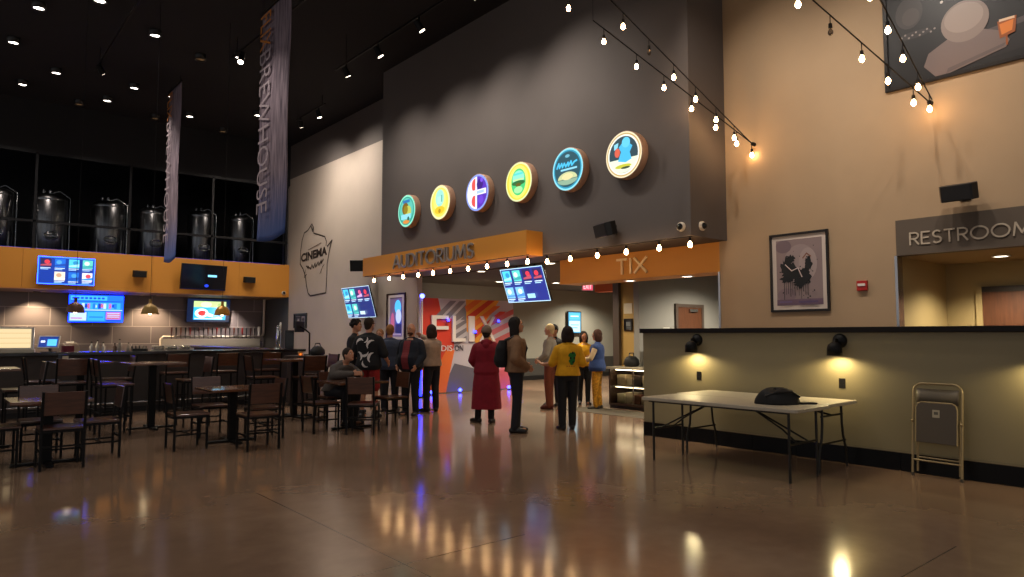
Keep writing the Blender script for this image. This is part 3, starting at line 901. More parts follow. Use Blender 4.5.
def hanging_banner(label, y, zb, h, wd):
    t = thing('hanging_banner', label, 'banner', (4.9, y, zb), XW)
    mb = MB()
    nx, nz = 10, 40
    vs = []
    for j in range(nz + 1):
        for i in range(nx + 1):
            u, v = i / nx, j / nz
            sag = .06 * math.sin(u * PI) * (1 - v) ** 3
            vs.append((-wd / 2 + wd * u, .02 * math.sin(u * 5 + v * 3) * (1 - v) + .015 * math.sin(v * 9), h * v - sag))
    fs = [(j * (nx + 1) + i, j * (nx + 1) + i + 1, (j + 1) * (nx + 1) + i + 1, (j + 1) * (nx + 1) + i) for j in range(nz) for i in range(nx)]
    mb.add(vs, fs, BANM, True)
    o = mb.build('cloth', t)
    s = o.modifiers.new('thick', 'SOLIDIFY'); s.thickness = .006
    tx = MB()
    oc, wc = mat('orange_print', '#b8702a', .7), mat('pale_print', '#a89aa0', .7)
    z1 = h * .985
    text(tx, 'FLIX', -wd * .27, h * .90, h * .155, wd * .38, oc, -.045, .002, .0, rot=-90)
    text(tx, 'BREWHOUSE', -wd * .27, h * .46, h * .70, wd * .38, wc, -.045, .002, -.01, rot=-90)
    tx.build('lettering', t)
    MB().cyl((-wd / 2 - .03, 0, h), (wd / 2 + .03, 0, h), .022, .022, BLACK, 10).cyl((-wd / 2 + .1, 0, h), (-wd / 2 + .1, 0, 8.5 - zb), .004, .004, BLACK, 6).cyl((wd / 2 - .1, 0, h), (wd / 2 - .1, 0, 8.5 - zb), .004, .004, BLACK, 6).build('hanging_rod', t)
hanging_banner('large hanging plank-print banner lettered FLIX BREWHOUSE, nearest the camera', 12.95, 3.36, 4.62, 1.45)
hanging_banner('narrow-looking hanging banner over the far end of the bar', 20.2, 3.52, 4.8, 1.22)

# ------------------------------------------------------------------ string lights
BULB = glow('#ffc88a', BULBW)
BULBOFF = mat('unlit_glass_bulb', '#8f8375', .1, trans=.6)
def string_lights(label, pts, bulbs, off=(), drop=.1, scale=1.):
    """pts: cable polyline; bulbs: fractions along it"""
    t = thing('string_lights', label, 'string lights', pts[0])
    P0 = Vector(pts[0])
    rel = [Vector(p) - P0 for p in pts]
    seg = [0]
    for a, b in zip(rel[:-1], rel[1:]):
        seg.append(seg[-1] + (b - a).length)
    tot = seg[-1]
    def at(f):
        d = f * tot
        for i in range(len(rel) - 1):
            if d <= seg[i + 1] + 1e-9:
                k = (d - seg[i]) / (seg[i + 1] - seg[i])
                return rel[i].lerp(rel[i + 1], k)
        return rel[-1].copy()
    n = 30
    fine = sorted(set([i / n for i in range(n + 1)] + [s / tot for s in seg]))
    MB().tube([at(f) for f in fine], .009, BLACK, 6).build('cable', t)
    for i, f in enumerate(bulbs):
        p = at(f)
        so = MB().cyl(p, p - Vector((0, 0, drop)), .006, .006, BLACK, 6).cyl(p - Vector((0, 0, drop)), p - Vector((0, 0, drop + .055)), .02, .022, BLACK, 12).build('socket', t)
        z = -drop - .05
        MB().lathe([(max(.0001, a * scale), z + b_ * scale) for a, b_ in ((.0, -.125), (.022, -.118), (.038, -.095), (.042, -.075), (.036, -.045), (.022, -.02), (.016, 0))], BULBOFF if i in off else BULB, 14, Matrix.Translation(p)).build('bulb', so)
    return t
ys = [15.51, 14.76, 14.11, 13.45, 12.84, 12.18, 11.53, 10.89, 10.26, 9.66]
L0 = 16.0 - 9.62
string_lights('row of glowing bulbs along the foot of the AUDITORIUMS bulkhead', [(8.53, 16.0, 3.0), (8.53, 9.62, 3.0)], [(16.0 - y) / L0 for y in ys], drop=.02, scale=.82)
ys = [9.55, 8.93, 8.26, 7.6, 6.91, 6.32]
L1 = 9.6 - 6.28
string_lights('row of glowing bulbs in front of the TIX header', [(8.93, 9.6, 3.02), (8.93, 6.28, 3.02)], [(9.6 - y) / L1 for y in ys], drop=.02, scale=.82)
def lerp(a, b, f):
    return tuple(a[i] + (b[i] - a[i]) * f for i in range(3))
A0 = (9.96, 5.82, 4.55)
B0 = (9.96, 3.26, 4.56)
SA = (7.3, 6.8, 6.14)
string_lights('taut string of bulbs from the tan wall, lower of the two on the charcoal wall', [SA, A0], [.063, .256, .423, .595, .751, .889, .99], scale=.72)
SB = (6.8, 6.15, 6.15)
A1 = (A0[0] - .02, A0[1] + .03, A0[2] + .03)
string_lights('long string of bulbs from the tan wall, upper of the two on the charcoal wall', [SB, A1], [.119, .278, .438, .587, .734, .87], off=(1,), scale=.72)
SE = (6.6, 6.63, 6.22)
SF = (6.6, 6.0, 6.36)
string_lights('short run of bulbs at the top edge above the charcoal wall', [SE, SF], [.04, .72], scale=.72)
SCc = (6.8, 3.56, 5.32)
string_lights('string of bulbs on the tan wall leading down to the big print', [SCc, B0], [.073, .268, .475, .662, .86], off=(1,), scale=.72)
SD = (7.2, 2.95, 5.37)
B1 = (B0[0] - .02, B0[1] - .03, B0[2] + .03)
string_lights('string of bulbs crossing the corner of the big print', [SD, B1], [.108, .326, .531, .76, .953], scale=.72)
for nm, p in [('string_hanger', q) for q in (SA, SB, SCc, SD, SE, SF)]:
    o = MB().cyl(p, (p[0], p[1], 8.5), .003, .003, BLACK, 6).build(nm)
    tag(o, 'thin black wire holding up the end of a string of bulbs', 'wire', 'wires holding the string lights')
for nm, p in (('wall_hook', A0), ('wall_hook', B0)):
    o = MB().cyl((10, p[1], p[2]), (9.94, p[1], p[2]), .03, .03, BLACK, 10).ball((9.94, p[1], p[2]), .03, BLACK, 8).build(nm)
    tag(o, 'black wall hook where two strings of bulbs meet, %s' % ('beside the charcoal wall' if p is A0 else 'under the big print'), 'hook')

# ------------------------------------------------------------------ wall speakers, cameras, small fittings
def wall_speaker(label, loc, rz, w, tilt, wall_gap):
    t = thing('wall_speaker', label, 'speaker', loc, rz)
    T = Matrix.Rotation(R(tilt), 4, 'X')
    h = w * .48
    pr = [(-w / 2, -.02), (-w / 2 + .04, -.11), (w / 2 - .04, -.11), (w / 2, -.02), (w / 2 - .03, .1), (-w / 2 + .03, .1)]
    vs = [(x, y, -h / 2) for x, y in pr] + [(x, y, h / 2) for x, y in pr]
    mb = MB()
    mb.add(vs, [(5, 4, 3, 2, 1, 0), (6, 7, 8, 9, 10, 11)] + [(k, (k + 1) % 6, 6 + (k + 1) % 6, 6 + k) for k in range(6)], BLACKP, False, T)
    mb.build('cabinet', t, .008)
    MB().box(-w / 2 + .05, -.116, -h / 2 + .015, w / 2 - .05, -.111, h / 2 - .015, mat('speaker_mesh', '#1a1a1c', .9), T).build('grille', t)
    MB().bar((0, .08, 0), (0, wall_gap, 0), .04, BLACK).box(-.06, wall_gap - .01, -.08, .06, wall_gap, .08, BLACK).build('bracket', t)
wall_speaker('black box speaker on the tan wall above the RESTROOMS letters', (9.76, 2.91, 3.28), XW, .42, 14, .24)
wall_speaker('black speaker on the charcoal wall between the orange bulkhead and the TIX header', (8.78, 7.93, 3.30), XW + R(-18), .48, 14, .19)
wall_speaker('black speaker on the pale wall at the end of the AUDITORIUMS bulkhead', (9.66, 18.35, 3.54), XW + R(42), .68, 8, .3)
wall_speaker('small black speaker on the orange bulkhead between two screens', (5.05, 24.36, 3.44), 0, .42, 8, .14)
wall_speaker('small black speaker on the orange bulkhead right of the dark screen', (8.51, 24.36, 3.43), 0, .42, 8, .14)
def dome_camera(label, loc, axis):
    t = thing('dome_camera', label, 'security camera', loc)
    q = Vector((0, 0, 1)).rotation_difference(Vector(axis)).to_matrix().to_4x4()
    MB().lathe([(.075, 0), (.075, .03), (.06, .045)], mat('cream_plastic', '#cfc6b8', .4), 20, q).build('mount_ring', t)
    MB().lathe([(.052, .04), (.05, .06), (.035, .085), (.0001, .1)], mat('smoked_dome', '#151515', .08), 20, q).build('dome', t)
dome_camera('white dome security camera on the charcoal wall near its corner', (8.998, 6.52, 3.2), (-1, 0, 0))
dome_camera('white dome security camera on the side face of the charcoal box', (9.28, 6.348, 3.22), (0, -1, 0))
dome_camera('small dome security camera at the right end of the orange bulkhead', (9.8, 24.498, 3.02), (0, -1, 0))
t = thing('fire_alarm', 'small red fire alarm with a white strobe on the tan wall', 'fire alarm', (9.998, 4.21, 2.19), XW)
MB().box(-.07, -.045, -.07, .07, 0, .07, mat('red_plastic', '#a31c18', .4)).build('housing', t, .006)
MB().box(-.05, -.055, -.005, .05, -.0455, .03, mat('strobe_white', '#e0d8d0', .2)).build('strobe', t)
t = thing('exit_sign', 'red lit EXIT sign hanging from the lobby ceiling', 'sign', (14.6, 13.9, 2.9), R(-35))
MB().box(-.16, -.03, -.11, .16, .03, .1, mat('exit_housing', '#b9a8a4', .5)).cyl((0, 0, .1), (0, 0, .15), .02, .02, WHITEP, 8).build('housing', t)
mb = MB().box(-.15, -.033, -.1, .15, -.031, .09, glow('#e0506a', .9))
text(mb, 'EXIT', 0, 0, .24, .13, glow('#ffd0d0', 1.3), -.035, .002)
mb.build('lit_face', t)

# ------------------------------------------------------------------ half wall: lamps and sockets
def wall_lamp(y, label):
    t = thing('wall_lamp', label, 'wall lamp', (8.3, y, 1.40), XW)
    T = Matrix.Rotation(R(90), 4, 'X') 
    MB().lathe([(.085, 0), (.085, .015), (.07, .04), (.04, .065), (.0001, .075)], BLACK, 28, Matrix.Translation((0, 0, .03)) @ T).build('wall_plate', t)
    MB().tube([(0, -.06, .03), (0, -.10, .05), (0, -.14, .045), (0, -.16, .0)], .014, BLACK, 10).build('arm', t)
    S = Matrix.Translation((0, -.15, 0))
    MB().lathe([(.02, 0.02), (.045, .008), (.07, -.015), (.082, -.05), (.086, -.14), (.08, -.14), (.075, -.05), (.04, -.02), (.0001, -.018)], BLACK, 28, S).build('lamp_shade', t)
    MB().ball((0, -.15, -.055), (.024, .024, .03), glow('#ffd888', 8), 14).build('bulb', t)
    spot('wall_lamp_light', (8.15, y, 1.262), (8.155, y, 0), SCW, (1, .80, .40), 168, .3, .08)
wall_lamp(5.78, 'black shaded lamp on the half wall, above the far end of the white table')
wall_lamp(3.78, 'black shaded lamp on the half wall, above the near end of the white table')
wall_lamp(1.76, 'black shaded lamp on the half wall, beyond the folding chair')
for y, lab in ((5.76, 'black socket plate under the lamp at the far end of the table'), (3.77, 'black socket plate under the lamp at the near end of the table')):
    t = thing('socket_plate', lab, 'wall socket', (8.299, y, .93), XW)
    MB().box(-.038, -.006, -.058, .038, 0, .058, mat('dark_plate', '#14100c', .4)).build('plate', t, .002)
    MB().box(-.017, -.009, -.045, .017, -.0062, -.008, BLACKP).box(-.017, -.009, .008, .017, -.0062, .045, BLACKP).build('socket', t)

# ------------------------------------------------------------------ brewing tanks in the loft
def tank(label, x, r, ztop, y=27.4):
    t = thing('brewing_tank', label, 'tank', (x, y, 4.03), 0, 'steel brewing tanks in the loft')
    STEEL = mat('tank_steel', '#8d8c8c', .3, 1., noise=.3, nscale=2.2, aniso=(9, 9, .25))
    h = ztop - 4.03
    MB().lathe([(.08, .02), (r * .9, .05), (r, .12), (r, h - .28), (r * .985, h - .26), (r * .985, h - .24), (r, h - .22), (r * .96, h - .12), (r * .7, h - .03), (.0001, h)], STEEL, 48).build('vessel', t)
    for a in (45, 135, 225, 315):
        px, py = r * 1.0 * math.cos(R(a)), r * 1.0 * math.sin(R(a))
        MB().cyl((px, py, 0), (px, py, .75), .03, .03, STEEL, 10).build('leg', t)
    mw = MB()
    MZ = .72
    mw.tube([(.19 * math.cos(2 * PI * k / 24), -r - .03 + .02 * abs(math.cos(2 * PI * k / 24)), MZ + .13 * math.sin(2 * PI * k / 24)) for k in range(24)], .022, CHROME, 8, closed=True)
    mw.ball((0, -r + .0, MZ), (.17, .05, .115), STEEL, 16)
    mw.bar((-.05, -r - .05, MZ), (.16, -r - .07, MZ - .02), .025, CHROME)
    mw.build('manway', t)
    MB().tube([(r + .06, -.1, .1), (r + .06, -.1, h - .1), (r * .5, -.05, h + .12), (0, 0, h)], .022, CHROME, 8).build('pipe', t)
    MB().cyl((0, 0, h - .02), (0, 0, h + .12), .05, .05, CHROME, 12).cyl((-.2, -.1, h - .05), (-.2, -.1, h + .1), .03, .03, CHROME, 10).build('top_fitting', t)
for x, r, zt, lab in ((1.45, .5, 6.2, 'steel brewing tank at the left edge of the loft'), (2.92, .5, 6.2, 'steel brewing tank above the menu screen, second from the left edge'),
                      (4.62, .52, 6.17, 'steel brewing tank left of the narrow hanging banner, above the bulkhead speaker'), (6.05, .5, 6.08, 'steel brewing tank partly behind the narrow hanging banner'),
                      (7.7, .46, 6.17, 'steel brewing tank above the dark screen'), (9.15, .43, 6.15, 'steel brewing tank at the right end, beside the large banner')):
    tank(lab, x, r, zt)
t = thing('led_strip', 'blue light strip along the front ledge of the tank loft', 'light strip', (4.5, 24.9, 4.05))
MB().box(-4.6, -.03, 0, 5.3, .03, .03, BLACKP).build('channel', t)
MB().box(-4.6, -.02, .03, 5.3, .02, .045, glow('#2038c0', LEDS)).build('diffuser', t)
for x in (2.2, 5.4, 8.4):
    spot('loft_light', (x, 25.6, 6.8), (x + .3, 27.6, 5.2), LOFTW, (1, .82, .7), 95, .8, .12)

# ------------------------------------------------------------------ back of the bar: taps
t = thing('tap_wall', 'steel tap wall with a white pipe rail and a row of beer taps', 'beer taps', (6.3, 26.895, 1.0))
MB().box(0, -.04, -.1, 3.55, 0, .36, mat('pale_steel', '#c9c2b4', .35, .6)).build('splash_panel', t)
tr = MB().box(0, -.32, -.1, 3.55, -.04, -.06, STEEL)
for k in range(24):
    tr.box(.05 + k * .145, -.33, -.06, .08 + k * .145, -.05, -.045, STEEL)
tr.build('drip_tray', t)
MB().tube([(-.02, -.2, -.05), (-.02, -.2, .36), (.05, -.2, .43), (3.5, -.2, .43), (3.6, -.2, .5), (3.62, -.2, .6), (3.62, -.2, 1.87)], .048, mat('ivory_enamel', '#d9d0c4', .3), 12).build('pipe_rail', t)
cols = ['#3a1414', '#1a1a1c', '#5a2a1c', '#141416', '#7a1c1c', '#2a2a30']
for k in range(20):
    x = .3 + k * .155
    MB().cyl((x, -.2, .45), (x, -.3, .47), .016, .016, CHROME, 10).cyl((x, -.3, .47), (x, -.32, .38), .013, .011, CHROME, 8).build('faucet', t)
    hm = mat('tap_handle_%d' % (k % 6), cols[k % 6], .35)
    MB().lathe([(.012, .49), (.016, .52), (.026, .62), (.032, .74), (.026, .77), (.0001, .775)], hm, 10, Matrix.Translation((x, -.29, 0))).build('tap_handle', t)
MB().lathe([(.06, .48), (.06, .8), (.04, .82), (.0001, .825)], WHITEP, 14, Matrix.Translation((3.42, -.26, 0))).build('tall_tap_handle', t)
t = thing('back_counter', 'steel-topped counter running under the tap wall', 'counter', (2.0, 26.15, 0))
MB().box(-6, -.3, 0, 7.7, .3, .86, BLACKP).build('cabinet_run', t)
MB().box(-6.02, -.34, .86, 7.75, .34, .9, STEEL).build('worktop', t, .004)
mb = MB()
for k in range(9):
    mb.box(-5.9 + k * 1.53, -.315, .12, -4.42 + k * 1.53, -.301, .82, mat('dark_steel', '#3a3a3d', .35, .8))
mb.build('doors', t)
# warm lamps washing the tiles
for x in (2.55, 5.9):
    t = thing('soffit_spot_lamp', 'warm round lamp under the orange bulkhead, %s' % ('left of the sports screen' if x < 3 else 'between the two sports screens'), 'ceiling light', (x, 26.3, 2.87))
    MB().lathe([(.1, 0), (.1, -.02), (.085, -.025)], BLACK, 20).build('trim_ring', t)
    MB().lathe([(.0001, -.02), (.08, -.02), (.08, -.018)], glow('#ffc070', 5), 20).build('lens', t)
    spot('soffit_light', (x, 26.3, 2.82), (x, 26.75, 1.0), SOFW, (1, .72, .42), 110, .7, .05)
spot('soffit_light', (8.3, 26.3, 2.82), (8.3, 26.75, 1.0), SOFW, (1, .85, .7), 110, .7, .05)
spot('soffit_light', (0.3, 26.3, 2.82), (.3, 26.75, 1.0), SOFW, (1, .78, .6), 110, .7, .05)

# ------------------------------------------------------------------ bar
t = thing('bar_counter', 'long dark bar counter in front of the tiled wall', 'bar', (0, 15.3, 0))
mb = MB().box(-6, 0, .1, 6.5, .18, 1.12, mat('bar_front_paint', '#35302f', .5, noise=.1)).box(6.32, .18, .1, 6.5, 7.5, 1.12, mat('bar_front_paint', '#35302f', .5))
mb.build('bar_front', t)
MB().box(-6.05, -.14, 1.12, 6.62, .5, 1.18, mat('bar_top_stone', '#1a171a', .2, coat=.4)).box(6.1, .5, 1.12, 6.62, 7.55, 1.18, mat('bar_top_stone', '#1a171a', .2)).build('bar_top', t, .006)
MB().box(-6, .03, 0, 6.47, .15, .1, BLACKP).build('plinth', t)
mb = MB().tube([(-6, -.2, .2), (6.5, -.2, .2)], .02, STEEL, 10)
for k in range(8):
    mb.cyl((-5.5 + k * 1.7, -.2, .2), (-5.5 + k * 1.7, .01, .2), .012, .012, STEEL, 8)
mb.build('foot_rail', t)
# pendants over the bar
def pendant(x, label, hexc):
    t = thing('pendant_lamp', label, 'pendant lamp', (x, 15.6, 1.93))
    MB().cyl((0, 0, .27), (0, 0, 6.57), .004, .004, BLACK, 6).build('cord', t)
    MB().lathe([(.03, .3), (.03, .22), (.045, .2), (.1, .17), (.145, .1), (.16, .02), (.163, 0), (.155, 0), (.138, .09), (.09, .16), (.02, .19)], mat('dome_%s' % hexc, hexc, .4, .3), 32).build('lamp_shade', t)
    MB().ball((0, 0, .04), (.045, .045, .055), glow('#ffe3b4', 12), 14).build('bulb', t)
    spot('pendant_light', (x, 15.6, 1.94), (x, 15.6, 0), PENDW, (1, .80, .55), 140, .5, .08)
pendant(2.14, 'brown dome pendant in front of the blue sports screen', '#6b4c42')
pendant(3.45, 'tan dome pendant over the bar, between the two sports screens', '#a88a52')
pendant(4.88, 'gold dome pendant over the bar, in front of the cyan advert screen', '#c08a34')

# things on the bar
t = thing('light_box', 'glowing cream light box standing on the left end of the bar', 'light box', (1.15, 15.45, 1.18), R(-8))
MB().box(-.34, -.13, .06, .34, .13, .46, WHITEP).box(-.36, -.15, 0, .36, .15, .06, mat('cream_enamel', '#c9bfae', .4)).build('housing', t, .006)
mb = MB().box(-.3, -.136, .09, .3, -.131, .43, glow('#ffe2ac', .75))
for z in (.17, .26, .35):
    mb.box(-.3, -.139, z, .3, -.1365, z + .008, glow('#e0b878', .7))
mb.build('lit_panel', t)
def register(loc, rz, label, on):
    t = thing('till_screen', label, 'till', loc, rz)
    MB().box(-.1, -.08, 0, .1, .1, .015, BLACKP).bar((0, .06, .01), (0, .04, .16), .04, BLACKP).build('stand', t)
    T = Matrix.Translation((0, 0, .19)) @ Matrix.Rotation(R(-18), 4, 'X')
    MB().box(-.18, -.012, -.12, .18, .02, .12, WHITEP if on else BLACKP, T).build('housing', t, .004)
    s = [(rect(-.16, -.1, .16, .1), glow('#0d2c7a', 1.2) if on else SCREENOFF)]
    if on:
        s += [(rect(-.02, -.08, .14, .05), glow('#4aa0f4', 1.6)), (rect(-.13, -.01, -.06, .02), glow('#e8f4ff', 1.8))]
    o = art('display', s, t, 0)
    o.location = (0, -.004, .19)
    o.matrix_local = T @ Matrix.Translation((0, -.0125, 0))
register((1.72, 15.42, 1.18), R(-30), 'till with a bright blue screen on the bar right of the light box', True)
t = thing('napkin_box', 'small dark red box on the bar right of the blue till', 'box', (2.02, 15.4, 1.18), R(10))
MB().box(-.09, -.06, 0, .09, .06, .12, mat('wine_red_card', '#6a1a34', .6)).build('box', t, .004)
MB().box(-.06, -.03, .12, .06, .03, .128, WHITEP).build('napkins', t)
t = thing('receipt_printer', 'pale receipt printer on the bar behind the dark red box', 'printer', (2.08, 15.62, 1.18), R(12))
MB().prism([(-.14, 0), (.14, 0), (.14, .1), (.08, .17), (-.14, .15)], -.09, .09, mat('beige_plastic', '#b9a898', .5)).build('body', t, .006)
MB().box(-.08, -.02, .16, .06, .03, .2, WHITEP).build('paper', t)
def bottle(x, y, h, m, label):
    t = thing('bottle', label, 'bottle', (x, y, 1.18), 0, 'bottles and glasses on the bar')
    MB().lathe([(.032, 0), (.034, .01), (.034, h * .6), (.014, h * .78), (.013, h), (.0001, h)], m, 14).build('body', t)
    MB().cyl((0, 0, h), (0, 0, h + .02), .015, .015, BLACK, 10).build('cap', t)
for i, (x, hh, c) in enumerate(((2.42, .17, '#c9c6c0'), (2.52, .2, '#b9b4ae'), (2.62, .16, '#d0c8c0'), (2.82, .14, '#5a463c'), (2.9, .22, '#8a8480'), (3.06, .15, '#a49a90'))):
    bottle(x, 15.5, hh, mat('bottle_%s' % c, c, .15, trans=.3), 'small bottle standing on the bar under the bright blue news screen' )
def bar_caddy(x, label):
    t = thing('bar_caddy', label, 'caddy', (x, 15.45, 1.18), 0)
    MB().box(-.14, -.07, 0, .14, .07, .05, BLACKP).box(-.14, .05, .05, .14, .07, .1, BLACKP).build('tray', t, .004)
    for k in range(4):
        MB().cyl((-.1 + k * .065, 0, .05), (-.1 + k * .065, 0, .11), .02, .022, mat('paper_stack', '#b8aaa0', .7), 10).build('cup', t)
bar_caddy(3.25, 'black caddy of cups on the bar under the tan pendant')
for i, x in enumerate((3.6, 3.75, 3.9)):
    t = thing('glass_rack', 'low pale tray of glasses on the bar right of the tan pendant', 'tray', (x + .1 * i, 15.5, 1.18), 0, 'glass trays on the bar')
    MB().box(-.11, -.11, 0, .11, .11, .02, mat('tray_plastic', '#9a938c', .5)).build('tray', t)
    for a in range(3):
        for b in range(3):
            MB().lathe([(.025, .02), (.03, .1), (.028, .1), (.023, .03)], mat('drinking_glass', '#d0ccc8', .05, trans=.8), 10, Matrix.Translation((-.07 + a * .07, -.07 + b * .07, 0))).build('glass', t)
t = thing('draft_tower', 'tall steel draft tower on the right end of the bar', 'draft tower', (6.2, 15.75, 1.18))
MB().lathe([(.09, 0), (.09, .02), (.05, .04), (.05, .48), (.055, .5), (.04, .54), (.0001, .55)], CHROME, 24).build('column', t)
MB().cyl((0, -.04, .42), (0, -.13, .42), .016, .016, CHROME, 10).cyl((0, -.13, .43), (0, -.14, .34), .013, .011, CHROME, 10).build('faucet', t)
MB().lathe([(.012, .44), (.024, .6), (.0001, .62)], WHITEP, 10, Matrix.Translation((0, -.12, 0))).build('tap_handle', t)
t = thing('upright_box', 'tall dark cabinet box standing on the right end of the bar beside the steel tower', 'box', (6.38, 15.55, 1.18), R(-20))
MB().box(-.1, -.1, 0, .1, .1, .43, mat('dark_steel', '#3a3a3d', .35, .8)).build('body', t, .008)
MB().box(-.085, -.105, .03, .085, -.1005, .4, mat('smoked_glass', '#1c1c20', .1)).build('door', t)

# host stand
t = thing('host_stand', 'dark wood host stand at the right end of the bar', 'host stand', (6.28, 14.35, 0), R(-35))
MB().box(-.35, -.25, .06, .35, .25, 1.02, DARKW).build('cabinet', t, .006)
MB().box(-.32, -.22, 0, .32, .22, .06, BLACKP).build('plinth', t)
MB().box(-.4, -.3, 1.02, .4, .3, 1.06, DARKW).build('top', t, .005)
MB().box(-.3, -.262, .12, .3, -.251, .94, mat('dark_wood', '#33201a')).build('front_panel', t, .003)
t = thing('monitor', 'small black monitor on an arm at the host stand', 'monitor', (6.18, 14.52, 1.06), R(-150))
MB().box(-.15, -.02, .5, .15, .02, .74, BLACKP).build('housing', t, .006)
MB().tube([(0, .02, .62), (-.06, .1, .56), (-.2, .12, .48), (-.2, .12, .0)], .018, BLACK, 8).build('arm', t)
MB().box(-.28, .04, 0, -.12, .2, .02, BLACK).build('base', t)
t = thing('desk_lamp_cluster', 'small glowing candle lamp on the host stand', 'candle lamp', (6.1, 14.25, 1.06))
MB().lathe([(.05, 0), (.06, .08), (.055, .08), (.045, .01)], mat('amber_glass', '#c98a50', .1, trans=.5), 16).build('glass', t)
MB().lathe([(.02, .01), (.03, .04), (.0001, .07)], glow('#ffb060', 8), 12).build('flame', t)
t = thing('shoulder_bag', 'black rounded bag resting on the host stand', 'bag', (6.47, 14.22, 1.06), R(20))
MB().lathe([(.12, 0), (.15, .04), (.14, .12), (.08, .19), (.0001, .21)], mat('black_nylon', '#121214', .7), 18, Matrix.Scale(1.15, 4, (1, 0, 0))).build('body', t)
MB().tube([(-.1, 0, .15), (-.06, 0, .26), (.06, 0, .26), (.1, 0, .15)], .012, BLACKP, 8).build('strap', t)

# ------------------------------------------------------------------ dining furniture
def dining_chair(label, loc, rz, seat_z=.455, top=.87, name='dining_chair', cat='chair', group='dining chairs at the low tables', foot=.2):
    t = thing(name, label, cat, loc, rz, group)
    w = .205
    tw = .026
    for sx in (-1, 1):
        MB().bar((sx * w, .2, 0), (sx * w, .2, seat_z - .02), tw, BLACK).build('leg', t)
        mb = MB().bar((sx * w, -.2, 0), (sx * w, -.2, seat_z), tw, BLACK)
        mb.bar((sx * w, -.2, seat_z), (sx * w, -.25, top), tw, BLACK)
        mb.build('leg', t)
    f = MB()
    for z in (seat_z - .03,):
        for sx in (-1, 1):
            f.bar((sx * w, -.2, z), (sx * w, .2, z), tw, BLACK)
        f.bar((-w, .2, z), (w, .2, z), tw, BLACK).bar((-w, -.2, z), (w, -.2, z), tw, BLACK)
    f.build('seat_frame', t)
    s = MB()
    for sx in (-1, 1):
        s.bar((sx * w, -.2, foot), (sx * w, .2, foot), .02, BLACK)
    s.bar((-w, .2 if seat_z > .6 else 0, foot), (w, .2 if seat_z > .6 else 0, foot), .02, BLACK)
    s.bar((-w, -.2, foot + .06), (w, -.2, foot + .06), .02, BLACK)
    s.build('stretcher', t)
    MB().box(-.215, -.2, seat_z - .015, .215, .238, seat_z + .012, WOOD).build('seat', t, .006)
    b = MB()
    T = Matrix.Translation((0, -.222, top - .14)) @ Matrix.Rotation(R(7), 4, 'X')
    b.box(-.205, -.008, -.125, .205, .010, .135, WOOD, T)
    b.build('backrest', t, .006)
    return t
def bar_stool(label, loc, rz):
    return dining_chair(label, loc, rz, .76, 1.14, 'bar_stool', 'stool', 'high stools around the bar tables', .28)
def cafe_table(name, label, loc, size, h, group):
    t = thing(name, label, 'table', loc, 0, group)
    s = size / 2
    MB().box(-s, -s, h - .035, s, s, h, TABLEW).build('tabletop', t, .006)
    MB().box(-.05, -.05, .03, .05, .05, h - .04, BLACK).box(-.2, -.2, h - .045, .2, .2, h - .036, BLACK).build('column', t, .004)
    b = MB()
    b.box(-.34, -.04, .005, .34, .04, .03, BLACK).box(-.04, -.34, .005, .04, .34, .03, BLACK)
    for x, y in ((.32, 0), (-.32, 0), (0, .32), (0, -.32)):
        b.cyl((x, y, 0), (x, y, .008), .03, .03, BLACK, 10)
    b.build('base', t)
    return t
LT, HT = 'low square dining tables', 'high square bar tables'
cafe_table('dining_table', 'low wood-topped table nearest the camera at the left edge', (1.11, 9.75, 0), .8, .76, LT)
cafe_table('dining_table', 'low wood-topped table, middle of the three in front of the bar tables', (3.33, 10.09, 0), .8, .76, LT)
cafe_table('dining_table', 'low wood-topped table where the person in the grey hoodie sits', (5.3, 10.3, 0), .85, .76, LT)
cafe_table('bar_table', 'high bar table cut by the left edge of the photo', (.55, 11.5, 0), .8, 1.06, HT)
cafe_table('bar_table', 'high bar table with a blue-lit top close to the bar', (1.95, 13.4, 0), .8, 1.06, HT)
cafe_table('bar_table', 'high bar table with a warm-lit top under the tan pendant', (2.8, 12.35, 0), .8, 1.06, HT)
cafe_table('bar_table', 'high bar table nearest the host stand', (5.2, 12.4, 0), .85, 1.06, HT)
first = dining_chair('dining chair with its back to the camera at the leftmost low table', (1.20, 9.42, 0), 0)
def chair(label, x, y, rz):
    c = copy_tree(first)
    c.location = (x, y, 0)
    c.rotation_euler = (0, 0, R(rz))
    c['label'] = label
    return c
chair('dining chair on the right side of the leftmost low table, its seat shining blue', 1.65, 9.88, 90)
chair('dining chair on the left side of the leftmost low table, cut by the photo edge', .62, 9.9, -90)
chair('dining chair on the bar side of the leftmost low table, only its backrest showing', 1.1, 10.35, 180)
chair('dining chair with its back to the camera at the middle low table', 3.40, 9.26, 0)
chair('dining chair pulled out on the left side of the middle low table', 2.68, 9.9, -90)
chair('dining chair on the bar side of the middle low table', 3.28, 10.9, 180)
chair('dining chair on the right side of the middle low table', 3.80, 10.12, 90)
chair('dining chair turned with its back to the camera at the seated person\'s table', 5.155, 9.66, -40)
chair('dining chair on the left side of the seated person\'s table', 4.72, 10.22, -90)
chair('dining chair on the right side of the seated person\'s table, beside the standing group', 6.06, 10.36, 90)
chair('dining chair under the seated person in the grey hoodie', 5.36, 11.06, 176)
fs = bar_stool('high stool on the left of the warm-lit bar table, nearer the camera', (2.17, 11.9, 0), -R(90))
def stool(label, x, y, rz):
    c = copy_tree(fs)
    c.location = (x, y, 0)
    c.rotation_euler = (0, 0, R(rz))
    c['label'] = label
stool('high stool on the left of the warm-lit bar table, nearer the bar', 2.2, 12.45, -90)
stool('high stool on the right of the warm-lit bar table', 3.42, 12.3, 90)
stool('high stool with its back to the camera at the blue-lit bar table', 1.72, 12.78, 0)
stool('high stool on the left of the blue-lit bar table', 1.42, 13.45, -90)
